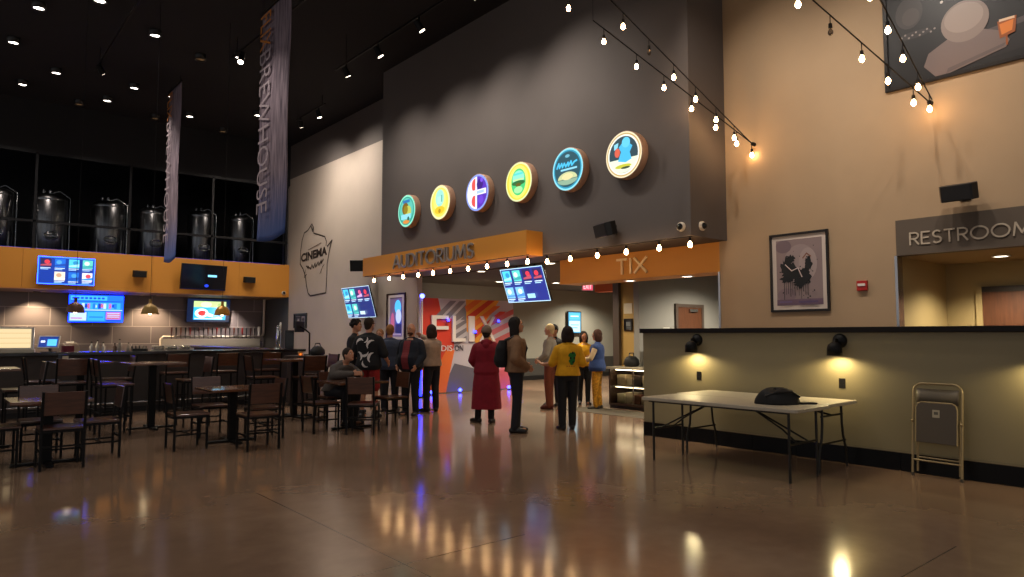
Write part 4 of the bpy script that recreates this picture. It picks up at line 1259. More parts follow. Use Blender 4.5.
stool('high stool on the right of the blue-lit bar table', 2.5, 13.45, 90)
stool('high stool on the right of the bar table cut by the left edge', 1.02, 11.6, 90)
stool('high stool on the left of the bar table nearest the host stand', 4.55, 12.3, -90)
stool('high stool with its back to the camera at the bar table nearest the host stand', 5.2, 11.75, 0)
stool('high stool on the right of the bar table nearest the host stand', 5.76, 12.45, 90)
stool('high stool at the bar, leftmost of three along the counter', 3.75, 14.8, 0)
stool('high stool at the bar, middle of three along the counter', 4.7, 14.8, 0)
stool('high stool at the bar, rightmost of three along the counter', 5.6, 14.8, 0)
t = thing('napkin_dispenser', 'small dark napkin dispenser on the blue-lit bar table', 'dispenser', (1.68, 13.2, 1.06), R(20))
MB().box(-.06, -.05, 0, .06, .05, .13, mat('blue_black_plastic', '#1c2236', .3)).build('body', t, .006)
MB().box(-.045, -.054, .03, .045, -.0505, .1, mat('white_paper', '#c9c0ac')).build('napkins', t)

# ------------------------------------------------------------------ white folding tables
TW = mat('white_plastic_top', '#aea593', .45)
def folding_table(label, x0, x1, y0, y1, bent):
    t = thing('folding_table', label, 'table', ((x0 + x1) / 2, (y0 + y1) / 2, 0), 0, 'white folding tables along the half wall')
    w, l = (x1 - x0) / 2, (y1 - y0) / 2
    rr_ = .06
    pts = []
    for cx, cy, a0 in ((w - rr_, l - rr_, 0), (-w + rr_, l - rr_, 90), (-w + rr_, -l + rr_, 180), (w - rr_, -l + rr_, 270)):
        pts += [(cx + rr_ * math.cos(R(a0 + k * 15)), cy + rr_ * math.sin(R(a0 + k * 15))) for k in range(7)]
    n = len(pts)
    vs = [(x, y, .715) for x, y in pts] + [(x, y, .752) for x, y in pts]
    MB().add(vs, [tuple(range(n - 1, -1, -1)), tuple(range(n, 2 * n))] + [(k, (k + 1) % n, n + (k + 1) % n, n + k) for k in range(n)], TW).build('tabletop', t, .006)
    m = mat('dark_grey_tube', '#26241f', .4, .4)
    for sy in (-1, 1):
        y = sy * (l - .13)
        if bent:
            for sx in (-1, 1):
                x = sx * (w - .07)
                MB().tube([(x * .72, y, .71), (x * .74, y, .5), (x * .8, y, .36), (x, y, .2), (x * 1.02, y, 0)], .014, m, 10).build('leg', t)
            MB().tube([(-w * .8, y, .3), (w * .8, y, .3)], .011, m, 8).build('leg_brace', t)
            MB().tube([(-w * .66, y, .6), (w * .66, y, .6)], .011, m, 8).tube([(0, y, .6), (0, y - sy * .55, .7)], .011, m, 8).build('leg_brace', t)
        else:
            for sx in (-1, 1):
                x = sx * (w - .09)
                MB().tube([(x, y, .71), (x, y, 0)], .014, m, 10).build('leg', t)
            MB().tube([(-w + .09, y, .38), (w - .09, y, .38)], .011, m, 8).tube([(-.12, y, .38), (-.05, y - sy * .2, .5), (0, y - sy * .6, .7)], .01, m, 8).tube([(.12, y, .38), (.05, y - sy * .2, .5), (0, y - sy * .6, .7)], .01, m, 8).build('leg_brace', t)
    MB().bar((-w + .05, -l + .1, .708), (-w + .05, l - .1, .708), .025, m).bar((w - .05, -l + .1, .708), (w - .05, l - .1, .708), .025, m).build('under_rail', t)
folding_table('white folding table with straight legs, further from the half wall', 6.64, 7.395, 3.48, 5.46, False)
folding_table('white folding table with bent legs, pushed against the half wall', 7.41, 8.19, 3.54, 5.52, True)
# soft black bag on the table
mb = MB()
rr = random.Random(5)
nu, nv = 30, 16
vs = []
for j in range(nv + 1):
    for i in range(nu):
        a = 2 * PI * i / nu
        f = j / nv
        prof = math.cos(f * PI / 2) ** .55
        wob = 1 + .05 * math.sin(3 * a + f * 4) + .04 * math.sin(5 * a - 2 * f)
        vs.append((.245 * prof * wob * math.cos(a) - .03 * f, .17 * prof * wob * math.sin(a), .002 + .165 * math.sin(f * PI / 2) * (1 + .07 * math.sin(4 * a))))
mb.add(vs, [(j * nu + i, j * nu + (i + 1) % nu, (j + 1) * nu + (i + 1) % nu, (j + 1) * nu + i) for j in range(nv) for i in range(nu)] + [tuple(range(nu - 1, -1, -1))], mat('black_nylon', '#121214', .7, bump=.3, nscale=14), True)
t = thing('soft_bag', 'soft black bag lying on the white folding tables', 'bag', (7.12, 3.93, .752), R(-35))
mb.build('body', t)
MB().tube([(-.2, -.1, .09), (-.08, -.14, .14), (.08, -.14, .14), (.2, -.08, .08)], .011, BLACKP, 8).build('handle', t)
MB().box(.2, -.12, .002, .38, -.02, .02, mat('black_nylon', '#121214')).build('flap', t, .006)
MB().tube([(-.18, -.02, .135), (0, -.03, .168), (.15, -.02, .14)], .006, mat('zip_metal', '#3a3a3e', .35, .8), 6).build('zip', t)

# folding chair against the half wall
t = thing('folding_chair', 'tan metal folding chair folded flat and leaning on the half wall', 'chair', (8.12, 2.74, 0), XW - R(4), None, -R(6))
FT = mat('beige_metal_tube', '#9a8763', .35, .2)
FP = mat('brown_grey_panel', '#6b6152', .45)
def arch(w, h0, h1, r, y):
    P = [(-w, y, h0), (-w, y, h1 - r)]
    P += [(-w + r - r * math.cos(R(k * 15)), y, h1 - r + r * math.sin(R(k * 15))) for k in range(1, 7)]
    P += [(w - r + r * math.sin(R(k * 15)), y, h1 - r + r * math.cos(R(k * 15))) for k in range(0, 7)]
    P += [(w, y, h0)]
    return P
MB().tube(arch(.238, .012, .985, .09, 0), .012, FT, 10).build('outer_frame', t)
MB().tube([(-.205, .045, .05), (-.205, .03, .6), (-.205, .02, .62)], .011, FT, 10).tube([(.205, .045, .05), (.205, .03, .62)], .011, FT, 10).tube([(-.205, .042, .2), (.205, .042, .2)], .009, FT, 8).build('rear_frame', t)
MB().tube([(-.235, 0, .17), (.235, 0, .17)], .009, FT, 8).build('stretcher', t)
vs, fs_ = [], []
for i in range(13):
    x = -.205 + .41 * i / 12
    vs += [(x, .03 * (1 - (2 * i / 12 - 1) ** 2), .77), (x, .03 * (1 - (2 * i / 12 - 1) ** 2), .93)]
b = MB().add(vs, [(2 * i, 2 * i + 2, 2 * i + 3, 2 * i + 1) for i in range(12)], FP, True).build('backrest', t)
sm = b.modifiers.new('thick', 'SOLIDIFY'); sm.thickness = .006
MB().prism([(-.195, .36), (.195, .36), (.2, .72), (.185, .76), (.15, .78), (-.15, .78), (-.185, .76), (-.2, .72)], -.026, -.014, mat('dark_brown_panel', '#51473b', .45)).build('seat', t, .004)
MB().tube([(-.2, -.02, .36)] + [(-.2, -.02, .72), (-.185, -.02, .765), (-.15, -.02, .785), (.15, -.02, .785), (.185, -.02, .765), (.2, -.02, .72), (.2, -.02, .36)], .008, FT, 8).build('seat_rim', t)
MB().box(-.035, -.0285, .63, .035, -.0262, .71, mat('label_paper', '#a89e88', .6)).box(-.02, -.0295, .66, .02, -.0286, .69, mat('label_ink', '#5a564c', .6)).build('label_sticker', t)
for sx in (-1, 1):
    MB().cyl((sx * .238, 0, 0), (sx * .238, 0, .035), .016, .016, mat('grey_rubber', '#4a443a', .7), 10).build('foot_cap', t)
    MB().cyl((sx * .228, -.015, .58), (sx * .252, -.015, .58), .014, .014, FT, 10).build('hinge', t)

# ------------------------------------------------------------------ photo backdrop with lights
t = thing('photo_backdrop', 'tall printed FLIX photo backdrop in white, grey, red and orange', 'backdrop', (9.51, 14.9, 0))
W = 3.1
MB().box(0, 0, .02, W, .06, 2.45, mat('white_board', '#c4bfc4', .5)).build('panel', t)
for x in (.4, 2.7):
    MB().bar((x, .06, 1.4), (x, .62, .03), .04, STEEL).bar((x, .03, .02), (x, .66, .02), .04, STEEL).build('rear_stand', t)
u = lambda px: (px - 420) / 93 * W
v = lambda py: max(.02, (394.5 - py) / 40.2)
PG = lambda P: clip_poly([(u(a), v(b)) for a, b in P], 0, .02, W, 2.45)
RD, ORG, GRY, WHT, YEL, PNK = (ink(c, .5) for c in ('#c23a28', '#d2662a', '#77727c', '#bdb8c0', '#d8922e', '#c46a74'))
sh = [(rect(0, .02, W, 2.45), ink('#b4aeb8', .5)), (PG([(421, 293), (436, 293), (440, 313), (451, 318), (452, 345), (447, 372), (442, 398), (421, 398)]), RD)]
for k in range(4):
    a = 434 + k * 9
    sh.append((PG([(a - 3, 318), (a + 14, 298), (a + 20, 298), (a + 3, 318)]), GRY))
for k in range(4):
    sh.append((PG([(452, 324 + k * 9 - 8), (464, 316 + k * 9 - 8), (464, 320 + k * 9 - 8), (452, 329 + k * 9 - 8)]), GRY))
sh.append((PG([(463, 292), (500, 292), (484, 318), (490, 340), (474, 344), (464, 330)]), YEL))
for k in range(4):
    sh.append((PG([(462 + k * 2, 304 + 10 * k), (480 + k * 6, 290 + 6 * k), (487 + k * 6, 290 + 6 * k), (464 + k * 2, 310 + 10 * k)]), RD if k % 2 else ORG))
for k in range(6):
    sh.append((PG([(488 - k, 318 + k * 12), (514, 304 + k * 12), (514, 310 + k * 12), (487 - k, 325 + k * 12)]), PNK if k % 2 else ink('#b8585a', .5)))
sh += [(PG([(447, 376), (452, 364), (478, 372), (476, 398), (444, 398)]), ink('#5d5964', .5)), (PG([(497, 374), (514, 370), (514, 394), (495, 394)]), ink('#b8525c', .5)), (PG([(424, 398), (444, 350), (452, 350), (444, 398)]), ORG)]
art('printed_artwork', sh, t, -.0005, .0009)
mb = MB()
LW = mat('white_letters', '#d8d0cc', .4)
text(mb, 'F', u(437.5), v(327.5), .52, .68, LW, -.02, .05)
text(mb, 'L', u(455.5), v(327.5), .42, .68, LW, -.02, .05)
text(mb, 'I', u(468), v(327.5), .19, .68, LW, -.02, .05)
text(mb, 'X', u(484.5), v(327.5), .54, .68, LW, -.02, .05)
text(mb, 'MADIS', u(439), v(348), .72, .15, LW, -.02, .01)
text(mb, 'ON', u(456.3), v(348), .27, .15, mat('dark_letters', '#4a454e', .5), -.02, .01)
mb.build('lettering', t)
def led(label, loc, e=LEDB, r=.045):
    t = thing('blue_lamp', label, 'lamp', loc, 0, 'blue lamps around the photo backdrop')
    MB().cyl((0, 0, 0), (0, 0, .03), r * .9, r * .9, BLACKP, 12).build('base', t)
    MB().ball((0, 0, .03 + r), r, glow('#2a34ff', e), 12).build('bulb', t)
for x, y, lab in ((10.62, 14.68, 'blue lamp on the floor under the letter L of the backdrop'), (12.25, 14.65, 'blue lamp on the floor behind the person in the maroon coat'),
                  (12.66, 14.62, 'blue lamp on the floor at the right foot of the backdrop'), (9.66, 14.55, 'blue lamp on the floor at the left foot of the backdrop')):
    led(lab, (x, y, 0))
for x, z, lab in ((12.0, 1.82, 'blue lamp clipped on the backdrop right of the letter X'), (11.2, 1.52, 'blue lamp clipped on the backdrop between the letters I and X'), (10.32, 1.82, 'blue lamp clipped on the backdrop at the letter F')):
    led(lab, (x, 14.80, z), LEDB * .5, .035)
t = thing('light_pole', 'slim white pole with a blue lamp on top at the left edge of the backdrop', 'lamp', (9.46, 14.72, 0))
MB().cyl((0, 0, .03), (0, 0, 2.42), .025, .02, WHITEP, 12).build('pole', t)
MB().cyl((0, 0, 0), (0, 0, .03), .16, .15, BLACK, 24).build('base', t)
MB().ball((0, 0, 2.48), .06, glow('#3a44ff', LEDB), 14).build('bulb', t)
t = thing('light_tube', 'glowing blue tube standing on the floor beside the white pole', 'lamp', (9.08, 14.2, 0))
MB().cyl((0, 0, 0), (0, 0, .04), .11, .1, BLACK, 20).build('base', t)
MB().cyl((0, 0, .04), (0, 0, .82), .05, .05, glow('#1420ff', LEDB * .5), 16).build('tube', t)
MB().ball((0, 0, .86), .05, glow('#2a3cff', LEDB), 12).build('bulb', t)

# ------------------------------------------------------------------ ticket counter
t = thing('display_counter', 'low ticket counter with a glazed front full of dim boxes', 'counter', (10.85, 8.78, 0), XW)
BW = mat('brown_counter', '#3a2a20', .4)
MB().box(-.96, 0, .06, .96, .62, .1, BW).box(-.96, .55, .1, .96, .62, .8, BW).box(-.96, 0, .1, -.92, .62, .8, BW).box(.92, 0, .1, .96, .62, .8, BW).build('carcass', t)
MB().box(-.96, .03, 0, .96, .6, .06, BLACKP).build('plinth', t)
MB().box(-1.0, -.04, .8, 1.0, .66, .845, mat('pale_stone_top', '#a79c86', .25)).build('worktop', t, .006)
MB().box(-.92, .05, .44, .92, .55, .455, mat('shelf_white', '#8a8478', .4)).build('shelf', t)
MB().box(-.91, .01, .1, .91, .016, .8, GL).build('pane', t)
for x in (-.32, .3):
    MB().box(x - .012, .0, .1, x + .012, .02, .8, STEEL).build('mullion', t)
MB().box(-.86, .1, .775, .86, .13, .79, glow('#ffe0b0', 14)).build('lamp_strip', t)
MB().box(-.86, .1, .425, .86, .13, .439, glow('#ffe0b0', 9)).build('lamp_strip', t)  # second strip added to brighten the lower boxes
rr = random.Random(11)
for z0 in (.1, .455):
    x = -.88
    k = 0
    while x < .62:
        w_ = rr.uniform(.14, .34)
        hh = rr.uniform(.12, .24)
        c = rr.choice(['#8a6a44', '#a8987c', '#5c3a2a', '#b0a48c', '#7a5a3a', '#3c3430', '#94402c', '#c8bca0'])
        o = tag(MB().box(0, 0, 0, w_ - .03, .3, hh, mat('box_%s' % c, c, .5)).build('snack_box', None, .004), 'cardboard snack box behind the glass of the ticket counter', 'box', 'boxes in the ticket counter')
        o.rotation_euler = (0, 0, XW)
        o.location = (10.85 + .16, 8.78 - x, z0 + .002)
        x += w_
        k += 1
t = thing('till', 'black till standing on the ticket counter beside the half wall', 'till', (11.15, 8.45, .845), XW + R(160))
MB().box(-.12, -.1, 0, .12, .1, .05, BLACKP).bar((0, 0, .05), (0, .03, .2), .05, BLACKP).build('base', t)
MB().box(-.17, -.02, .17, .17, .02, .42, BLACKP, Matrix.Rotation(R(-10), 4, 'X')).build('screen', t, .006)
t = thing('tote_bag', 'slumped black bag on the ticket counter behind the blue vest', 'bag', (11.2, 9.42, .845))
MB().lathe([(.13, 0), (.17, .05), (.15, .15), (.09, .21), (.0001, .22)], mat('black_nylon', '#121214', .7), 18).build('body', t)
MB().tube([(-.08, 0, .18), (-.06, 0, .28), (.06, 0, .28), (.08, 0, .18)], .012, BLACKP, 8).build('strap', t)
o = tag(MB().box(9.85, 7.4, 0, 10.65, 10.1, .008, mat('grey_floor_mat', '#5f584a', .9, bump=.3, nscale=80)).build('floor_mat'), 'flat grey floor mat in front of the ticket counter', 'mat')
t = thing('card_stand', 'small white card stand seen over the half wall, by the ticket room corner', 'card stand', (11.75, 8.95, 1.30))
MB().box(-.1, -.02, .1, .1, 0, .36, WHITEP).box(-.1, -.06, 0.09, .1, .04, .1, WHITEP).build('card', t)
t2 = thing('ticket_desk', 'pale desk in the ticket room behind the half wall', 'desk', (12.5, 8.95, 0))
MB().box(-.9, -.3, 1.34, .9, .3, 1.39, mat('desk_top', '#8a7f6c', .4)).build('top', t2)
MB().box(-.88, -.28, 0, .88, .28, 1.34, mat('desk_side', '#6a6256', .5)).build('body', t2)
tt = thing('cup', 'brown paper cup on the ticket room desk', 'cup', (12.35, 8.85, 1.39), 0, 'cups on the ticket room desk')
MB().lathe([(.035, 0), (.045, .13), (.04, .135), (.0001, .135)], mat('brown_cup', '#8a6a4a', .6), 14).build('body', tt)
c2 = copy_tree(tt); c2.location = (12.5, 8.8, 1.39)
c2 = copy_tree(tt); c2.location = (12.6, 8.9, 1.39)

# ------------------------------------------------------------------ people
from mathutils.bvhtree import BVHTree
def loft(mb, rings, m=None, n=22):
    vs, fs = [], []
    for c, rx, ry in rings:
        for k in range(n):
            a = 2 * PI * k / n
            # slightly squared ellipse
            ca, sa = math.cos(a), math.sin(a)
            vs.append((c[0] + rx * math.copysign(abs(ca) ** .85, ca), c[1] + ry * math.copysign(abs(sa) ** .85, sa), c[2]))
    for i in range(len(rings) - 1):
        for k in range(n):
            fs.append((i * n + k, i * n + (k + 1) % n, (i + 1) * n + (k + 1) % n, (i + 1) * n + k))
    fs.append(tuple(range(n - 1, -1, -1)))
    fs.append(tuple(range(len(vs) - n, len(vs))))
    mb.add(vs, fs, BLACK, True)
def limb(mb, pts, rs):
    for i in range(len(pts)):
        mb.ball(pts[i], rs[i], BLACK, 14)
        if i:
            mb.cyl(pts[i - 1], pts[i], rs[i - 1], rs[i], BLACK, 14)
def remesh(mb, voxel, name, m, parent=None, smooth=4, floor=False, s=1.0):
    o = mb.build('tmp_shape')
    md = o.modifiers.new('r', 'REMESH')
    md.mode = 'VOXEL'
    md.voxel_size = voxel
    sm = o.modifiers.new('s', 'SMOOTH')
    sm.factor = .5
    sm.iterations = smooth
    dg = bpy.context.evaluated_depsgraph_get()
    me = bpy.data.meshes.new_from_object(o.evaluated_get(dg))
    old = o.data
    bpy.data.objects.remove(o)
    bpy.data.meshes.remove(old)
    me.name = name
    me.materials.clear()
    me.materials.append(m)
    me.transform(Matrix.Scale(s, 4))
    for v_ in me.vertices:
        if floor and v_.co.z < 0.002:
            v_.co.z = 0.002
    me.polygons.foreach_set('material_index', [0] * len(me.polygons))
    me.polygons.foreach_set('use_smooth', [True] * len(me.polygons))
    me.update()
    o = bpy.data.objects.new(name, me)
    COL.objects.link(o)
    if parent is not None:
        o.parent = parent
    return o
def on_surface(o, polys, m, name, parent, back=True, off=.004):
    me = o.data
    bv = BVHTree.FromPolygons([v_.co for v_ in me.vertices], [tuple(p.vertices) for p in me.polygons])
    mb = MB()
    d = Vector((0, 1, 0)) if back else Vector((0, -1, 0))
    def pr(x, z):
        h = bv.ray_cast(Vector((x, -1.2 if back else 1.2, z)), d)
        y = h[0].y if h[0] is not None else (-.06 if back else .06)
        return (x, y - off if back else y + off, z)
    for p in polys:
        cx = sum(a for a, b in p) / len(p); cz = sum(b for a, b in p) / len(p)
        n = len(p)
        rings = [[pr(cx + (a - cx) * f, cz + (b - cz) * f) for a, b in p] for f in (1, .66, .33)]
        vs = rings[0] + rings[1] + rings[2] + [pr(cx, cz)]
        fs = []
        for r_ in range(2):
            fs += [(r_ * n + k, r_ * n + (k + 1) % n, (r_ + 1) * n + (k + 1) % n, (r_ + 1) * n + k) for k in range(n)]
        fs += [(2 * n + k, 2 * n + (k + 1) % n, 3 * n) for k in range(n)]
        mb.add(vs, fs, m, True)
    return mb.build(name, parent)
SKINS = {'fair': mat('fair_skin', '#b98468', .5), 'mid': mat('mid_skin', '#a06a4e', .5)}
EYEW, EYED, LIP = mat('eye_white', '#cfc8c0', .2), mat('eye_dark', '#1c120c', .15), mat('lips', '#8a463e', .45)

def person(label, loc, face, h, P):
    """P: pose and clothing. Local frame: +y forward, +x the person's right, z up, built for 1.75 m and scaled."""
    s = h / 1.75
    wd = P.get('w', 1.0)
    lean = P.get('lean', (0, 0))
    hip = Vector(P.get('hip', (0, 0, .92)))
    dz = hip.z - .92
    def off(z):
        k = max(0, z - .92)
        return Vector((hip.x + lean[0] * k, hip.y + lean[1] * k, dz - (abs(lean[0]) + abs(lean[1])) * k * .25))
    def T(x, y, z):
        return Vector((x, y, z)) + off(z)
    RINGS = [(.84, .13, .095), (.92, .172, .118), (1.0, .162, .112), (1.10, .146, .102), (1.20, .155, .108), (1.31, .168, .114), (1.38, .15, .1), (1.43, .10, .08), (1.47, .06, .058)]
    belly = P.get('belly', 0)
    def rings(extra, z0=.84, z1=1.5, flare=0, ex_hip=0):
        out = []
        for z, rx, ry in RINGS:
            if z < z0 - .001 or z > z1 + .001:
                continue
            b = belly * math.exp(-((z - 1.08) / .12) ** 2)
            f = flare * max(0, (1.12 - z))
            out.append((T(0, b * .5, z), (rx * wd + extra + f + b * .5), ry * (.5 + wd / 2) + extra + f + b))
        return out
    sh = {}
    el, wr, hd = {}, {}, {}
    for sd, sx in (('R', 1), ('L', -1)):
        sh[sd] = T(sx * .168 * wd, -.005, 1.365)
        a = P.get('arm' + sd, ((.24, -.02, 1.13), (.22, .08, .90)))
        el[sd] = T(sx * a[0][0], a[0][1], a[0][2])
        wr[sd] = T(sx * a[1][0], a[1][1], a[1][2])
        d = Vector(a[2]) if len(a) > 2 else (Vector((a[1][0] - a[0][0], a[1][1] - a[0][1], a[1][2] - a[0][2])))
        d = Vector((sx * d[0], d[1], d[2])).normalized()
        hd[sd] = d
    kn, an, hp = {}, {}, {}
    for sd, sx in (('R', 1), ('L', -1)):
        ft = P.get('foot' + sd, (.10, 0.0))
        hp[sd] = Vector((hip.x + sx * .088 * wd, hip.y, hip.z - .02))
        an[sd] = Vector((sx * ft[0], ft[1], .085))
        if 'knee' + sd in P:
            k = P['knee' + sd]
            kn[sd] = Vector((sx * k[0], k[1], k[2]))
        else:
            kn[sd] = (hp[sd] + an[sd]) / 2 + Vector((sx * .0, .02, .02))
    yaw = P.get('yaw', 0)
    pit = P.get('pitch', 0)
    hc = T(0, .012, 1.635)
    H = Matrix.Translation(hc) @ Matrix.Rotation(R(yaw), 4, 'Z') @ Matrix.Rotation(R(-pit), 4, 'X')
    skin = SKINS[P.get('skin', 'fair')]
    # --- body: one continuous surface
    mb = MB()
    loft(mb, rings(-.004))
    limb(mb, [T(0, -.012, 1.43), H @ Vector((0, -.02, -.06))], [.056, .054])
    mb.ball((0, 0, 0), (.074, .094, .112), BLACK, 20, H)
    mb.ball((0, .018, -.052), (.057, .07, .066), BLACK, 16, H)
    mb.ball((0, .072, -.096), (.024, .02, .018), BLACK, 10, H)
    mb.add([(-.013, .085, -.032), (.013, .085, -.032), (0, .121, -.034), (0, .087, .018), (0, .08, -.05), (0, .06, -.01)], [(0, 2, 3), (2, 1, 3), (0, 4, 2), (4, 1, 2), (0, 3, 5), (3, 1, 5), (1, 4, 5), (4, 0, 5)], BLACK, True, H)
    for sx in (-1, 1):
        mb.ball((sx * .076, -.005, -.012), (.012, .02, .032), BLACK, 10, H)
        mb.ball((sx * .034, .074, .022), (.026, .014, .01), BLACK, 10, H)
    for sd, sx in (('R', 1), ('L', -1)):
        limb(mb, [T(sx * .04, -.012, 1.435), sh[sd]], [.042, .05])
        limb(mb, [sh[sd], sh[sd].lerp(el[sd], .45), el[sd], el[sd].lerp(wr[sd], .4), wr[sd]], [.052, .047, .039, .039, .026])
        limb(mb, [hp[sd], hp[sd].lerp(kn[sd], .5), kn[sd], kn[sd].lerp(an[sd], .35), an[sd]], [.088, .074, .054, .052, .036])
        mb.ball((an[sd].x, an[sd].y + .06, .035), (.036, .1, .03), BLACK, 12)
        # hand with five fingers
        d = hd[sd]
        inward = Vector((-sx, 0, 0)) - d * d.dot(Vector((-sx, 0, 0)))
        if P.get('palm' + sd) is not None:
            q = Vector(P['palm' + sd])
            inward = q - d * d.dot(q)
        nrm = inward.normalized()
        side = d.cross(nrm).normalized()
        W0 = wr[sd]
        if side.dot(Vector((0, 1, .3))) < 0:
            side = -side        # thumb side looks forward/up
        for k in (-1, 0, 1):
            limb(mb, [W0 + side * (k * .014), W0 + d * .075 + side * (k * .026)], [.018, .0155])
        curl = P.get('curl', .5)
        for k, L in zip((1.5, .5, -.5, -1.5), (.066, .076, .07, .054)):
            b0 = W0 + d * .078 + side * (k * .0195)
            d1 = (d + nrm * curl * .5).normalized()
            d2 = (d + nrm * curl * 1.6).normalized()
            limb(mb, [b0, b0 + d1 * L * .5, b0 + d1 * L * .5 + d2 * L * .5], [.0102, .0095, .0085])
        b0 = W0 + d * .022 + side * .026
        limb(mb, [b0, b0 + (d * .6 + side * .8).normalized() * .035, b0 + (d * .6 + side * .8).normalized() * .035 + (d + side * .2 + nrm * .3).normalized() * .03], [.0135, .0115, .0095])
    body = remesh(mb, .0085, 'person', skin, None, 3, False, s)
    body.location = loc
    body.rotation_euler = (0, 0, math.atan2(-face[0], face[1]))
    tag(body, label, 'person')
    HS = Matrix.Scale(s, 4) @ H
    for sx in (-1, 1):
        e = MB().ball((sx * .031, .082, .002), (.0145, .010, .0085), EYEW, 10, HS).ball((sx * .031, .0895, .002), (.0065, .004, .0065), EYED, 8, HS)
        e.build('eye', body)
        MB().ball((sx * .033, .091, .026), (.02, .006, .004), P.get('browm', EYED), 8, HS).build('eyebrow', body)
    MB().ball((0, .0885, -.066), (.022, .006, .0065), LIP, 10, HS).build('mouth', body)
    # --- hair
    hm = P.get('hairm')
    st = P.get('hair', 'short')
    if hm is not None and st != 'bald':
        mb = MB()
        big = .012 if st in ('long', 'bob') else 0
        mb.ball((0, -.018 - big, .028), (.087 + big, .099 + big * .6, .105 + big * .5), BLACK, 18, H)
        if st in ('long', 'bob'):
            zz = -.22 if st == 'long' else -.13
            for sx in (-1, 0, 1):
                mb.ball((sx * .05, -.06, zz * .45), (.058, .062, abs(zz) * .8), BLACK, 14, H)
                if sx:
                    mb.ball((sx * .08, -.02, zz * .35), (.034, .055, abs(zz) * .75 + .02), BLACK, 12, H)
            if st == 'long':
                mb.ball((0, -.075, -.2), (.075, .045, .14), BLACK, 14, H)
        elif st == 'curly':
            rr2 = random.Random(4)
            for k in range(46):
                a, b = rr2.uniform(0, 2 * PI), rr2.uniform(-.15, 1.2)
                if math.sin(a) > .3 and b < .55:
                    continue
                mb.ball((.088 * math.cos(a) * math.cos(b), -.018 + .1 * math.sin(a) * math.cos(b), .022 + .108 * math.sin(b)), .024, BLACK, 8, H)
        else:
            mb.ball((0, -.05, -.03), (.066, .055, .075), BLACK, 14, H)
        remesh(mb, .011, 'hair', hm, body, 3, False, s)
    if P.get('beard'):
        mb = MB()
        mb.ball((0, .03, -.078), (.058, .062, .05), BLACK, 14, H)
        remesh(mb, .01, 'beard', P['beard'], body, 2, False, s)
    if P.get('beanie'):
        mb = MB()
        mb.ball((0, -.012, .045), (.094, .108, .098), BLACK, 18, H)
        mb.lathe([(.094, -.0), (.101, .01), (.101, .045), (.09, .055)], BLACK, 24, H @ Matrix.Translation((0, -.012, .0)) @ Matrix.Scale(1.1, 4, (0, 1, 0)))
        remesh(mb, .011, 'knitted_hat', P['beanie'], body, 3, False, s)
    if P.get('cap'):
        mb = MB()
        mb.ball((0, -.012, .04), (.092, .106, .09), BLACK, 18, H)
        mb.ball((0, .1, .045), (.07, .075, .012), BLACK, 14, H)
        remesh(mb, .01, 'cap', P['cap'], body, 2, False, s)
    # --- trousers
    bt = P.get('bottom', 'pants')
    if P.get('legm') is not None:
        mb = MB()
        loft(mb, rings(.012, .84, 1.0))
        for sd in 'RL':
            if bt == 'pants':
                a2 = an[sd] + Vector((0, -.005, .0 if 'hip' not in P else .02))
                k = P.get('legw', 1.0) * 1.12
                limb(mb, [hp[sd], hp[sd].lerp(kn[sd], .5), kn[sd], kn[sd].lerp(a2, .5), a2], [.102, .09 * (.6 + .4 * k), .072 * k, .064 * k, .058 * k])
            else:
                limb(mb, [hp[sd], hp[sd].lerp(kn[sd], .5), kn[sd] + Vector((0, 0, .03))], [.104, .098, .09])
        remesh(mb, .0125, 'trousers' if bt == 'pants' else 'shorts', P['legm'], body, 3, False, s)
    # --- top
    tp = P.get('top', 'shirt')
    ex = P.get('bulk', .016)
    mb = MB()
    lo = {'shirt': .92, 'jacket': .84, 'coat': .84, 'vest': .84}[tp]
    loft(mb, rings(ex + .008, P.get('hem', lo), 1.455, P.get('flare', .05)))
    if tp == 'coat':
        zz = P.get('coatz', .42)
        loft(mb, [(Vector((hip.x, hip.y - .0, zz)), .25 * wd, .20), (Vector((hip.x, hip.y, .7)), .225 * wd, .18), (T(0, 0, .92), .20 * wd, .15), (T(0, 0, 1.1), .18 * wd, .13)])
    collar = T(0, -.012, 1.445)
    limb(mb, [collar + Vector((0, 0, -.02)), collar + Vector((0, .0, .012))], [.08, .066])
    sl = P.get('sleeve', 1.0)
    for sx_, sd in ((1, 'R'), (-1, 'L')):
        limb(mb, [T(sx_ * .04, -.012, 1.43), sh[sd]], [.05 + ex * .6, .055 + ex * .8])
    if tp != 'vest':
        for sd in 'RL':
            e2 = ex * .8
            if sl >= .9:
                limb(mb, [sh[sd], sh[sd].lerp(el[sd], .5), el[sd], el[sd].lerp(wr[sd], .5), wr[sd] - (wr[sd] - el[sd]).normalized() * .01], [.057 + e2, .054 + e2, .048 + e2, .045 + e2, .037 + e2 * .7])
            else:
                q = sh[sd].lerp(el[sd], min(1, sl * 2))
                limb(mb, [sh[sd], sh[sd].lerp(q, .5), q], [.057 + e2, .058 + e2, .058 + e2])
    nm = {'shirt': 'shirt', 'jacket': 'jacket', 'coat': 'coat', 'vest': 'vest'}[tp]
    if P.get('topname'):
        nm = P['topname']
    top = remesh(mb, .0115, nm, P['topm'], body, 3, False, s)
    if tp == 'vest' and P.get('underm') is not None:
        mb = MB()
        loft(mb, rings(.008, .92, 1.455))
        for sd in 'RL':
            limb(mb, [sh[sd], sh[sd].lerp(el[sd], .5), el[sd], el[sd].lerp(wr[sd], .5), wr[sd]], [.068, .062, .053, .05, .042])
        remesh(mb, .0115, 'sweater', P['underm'], body, 3, False, s)
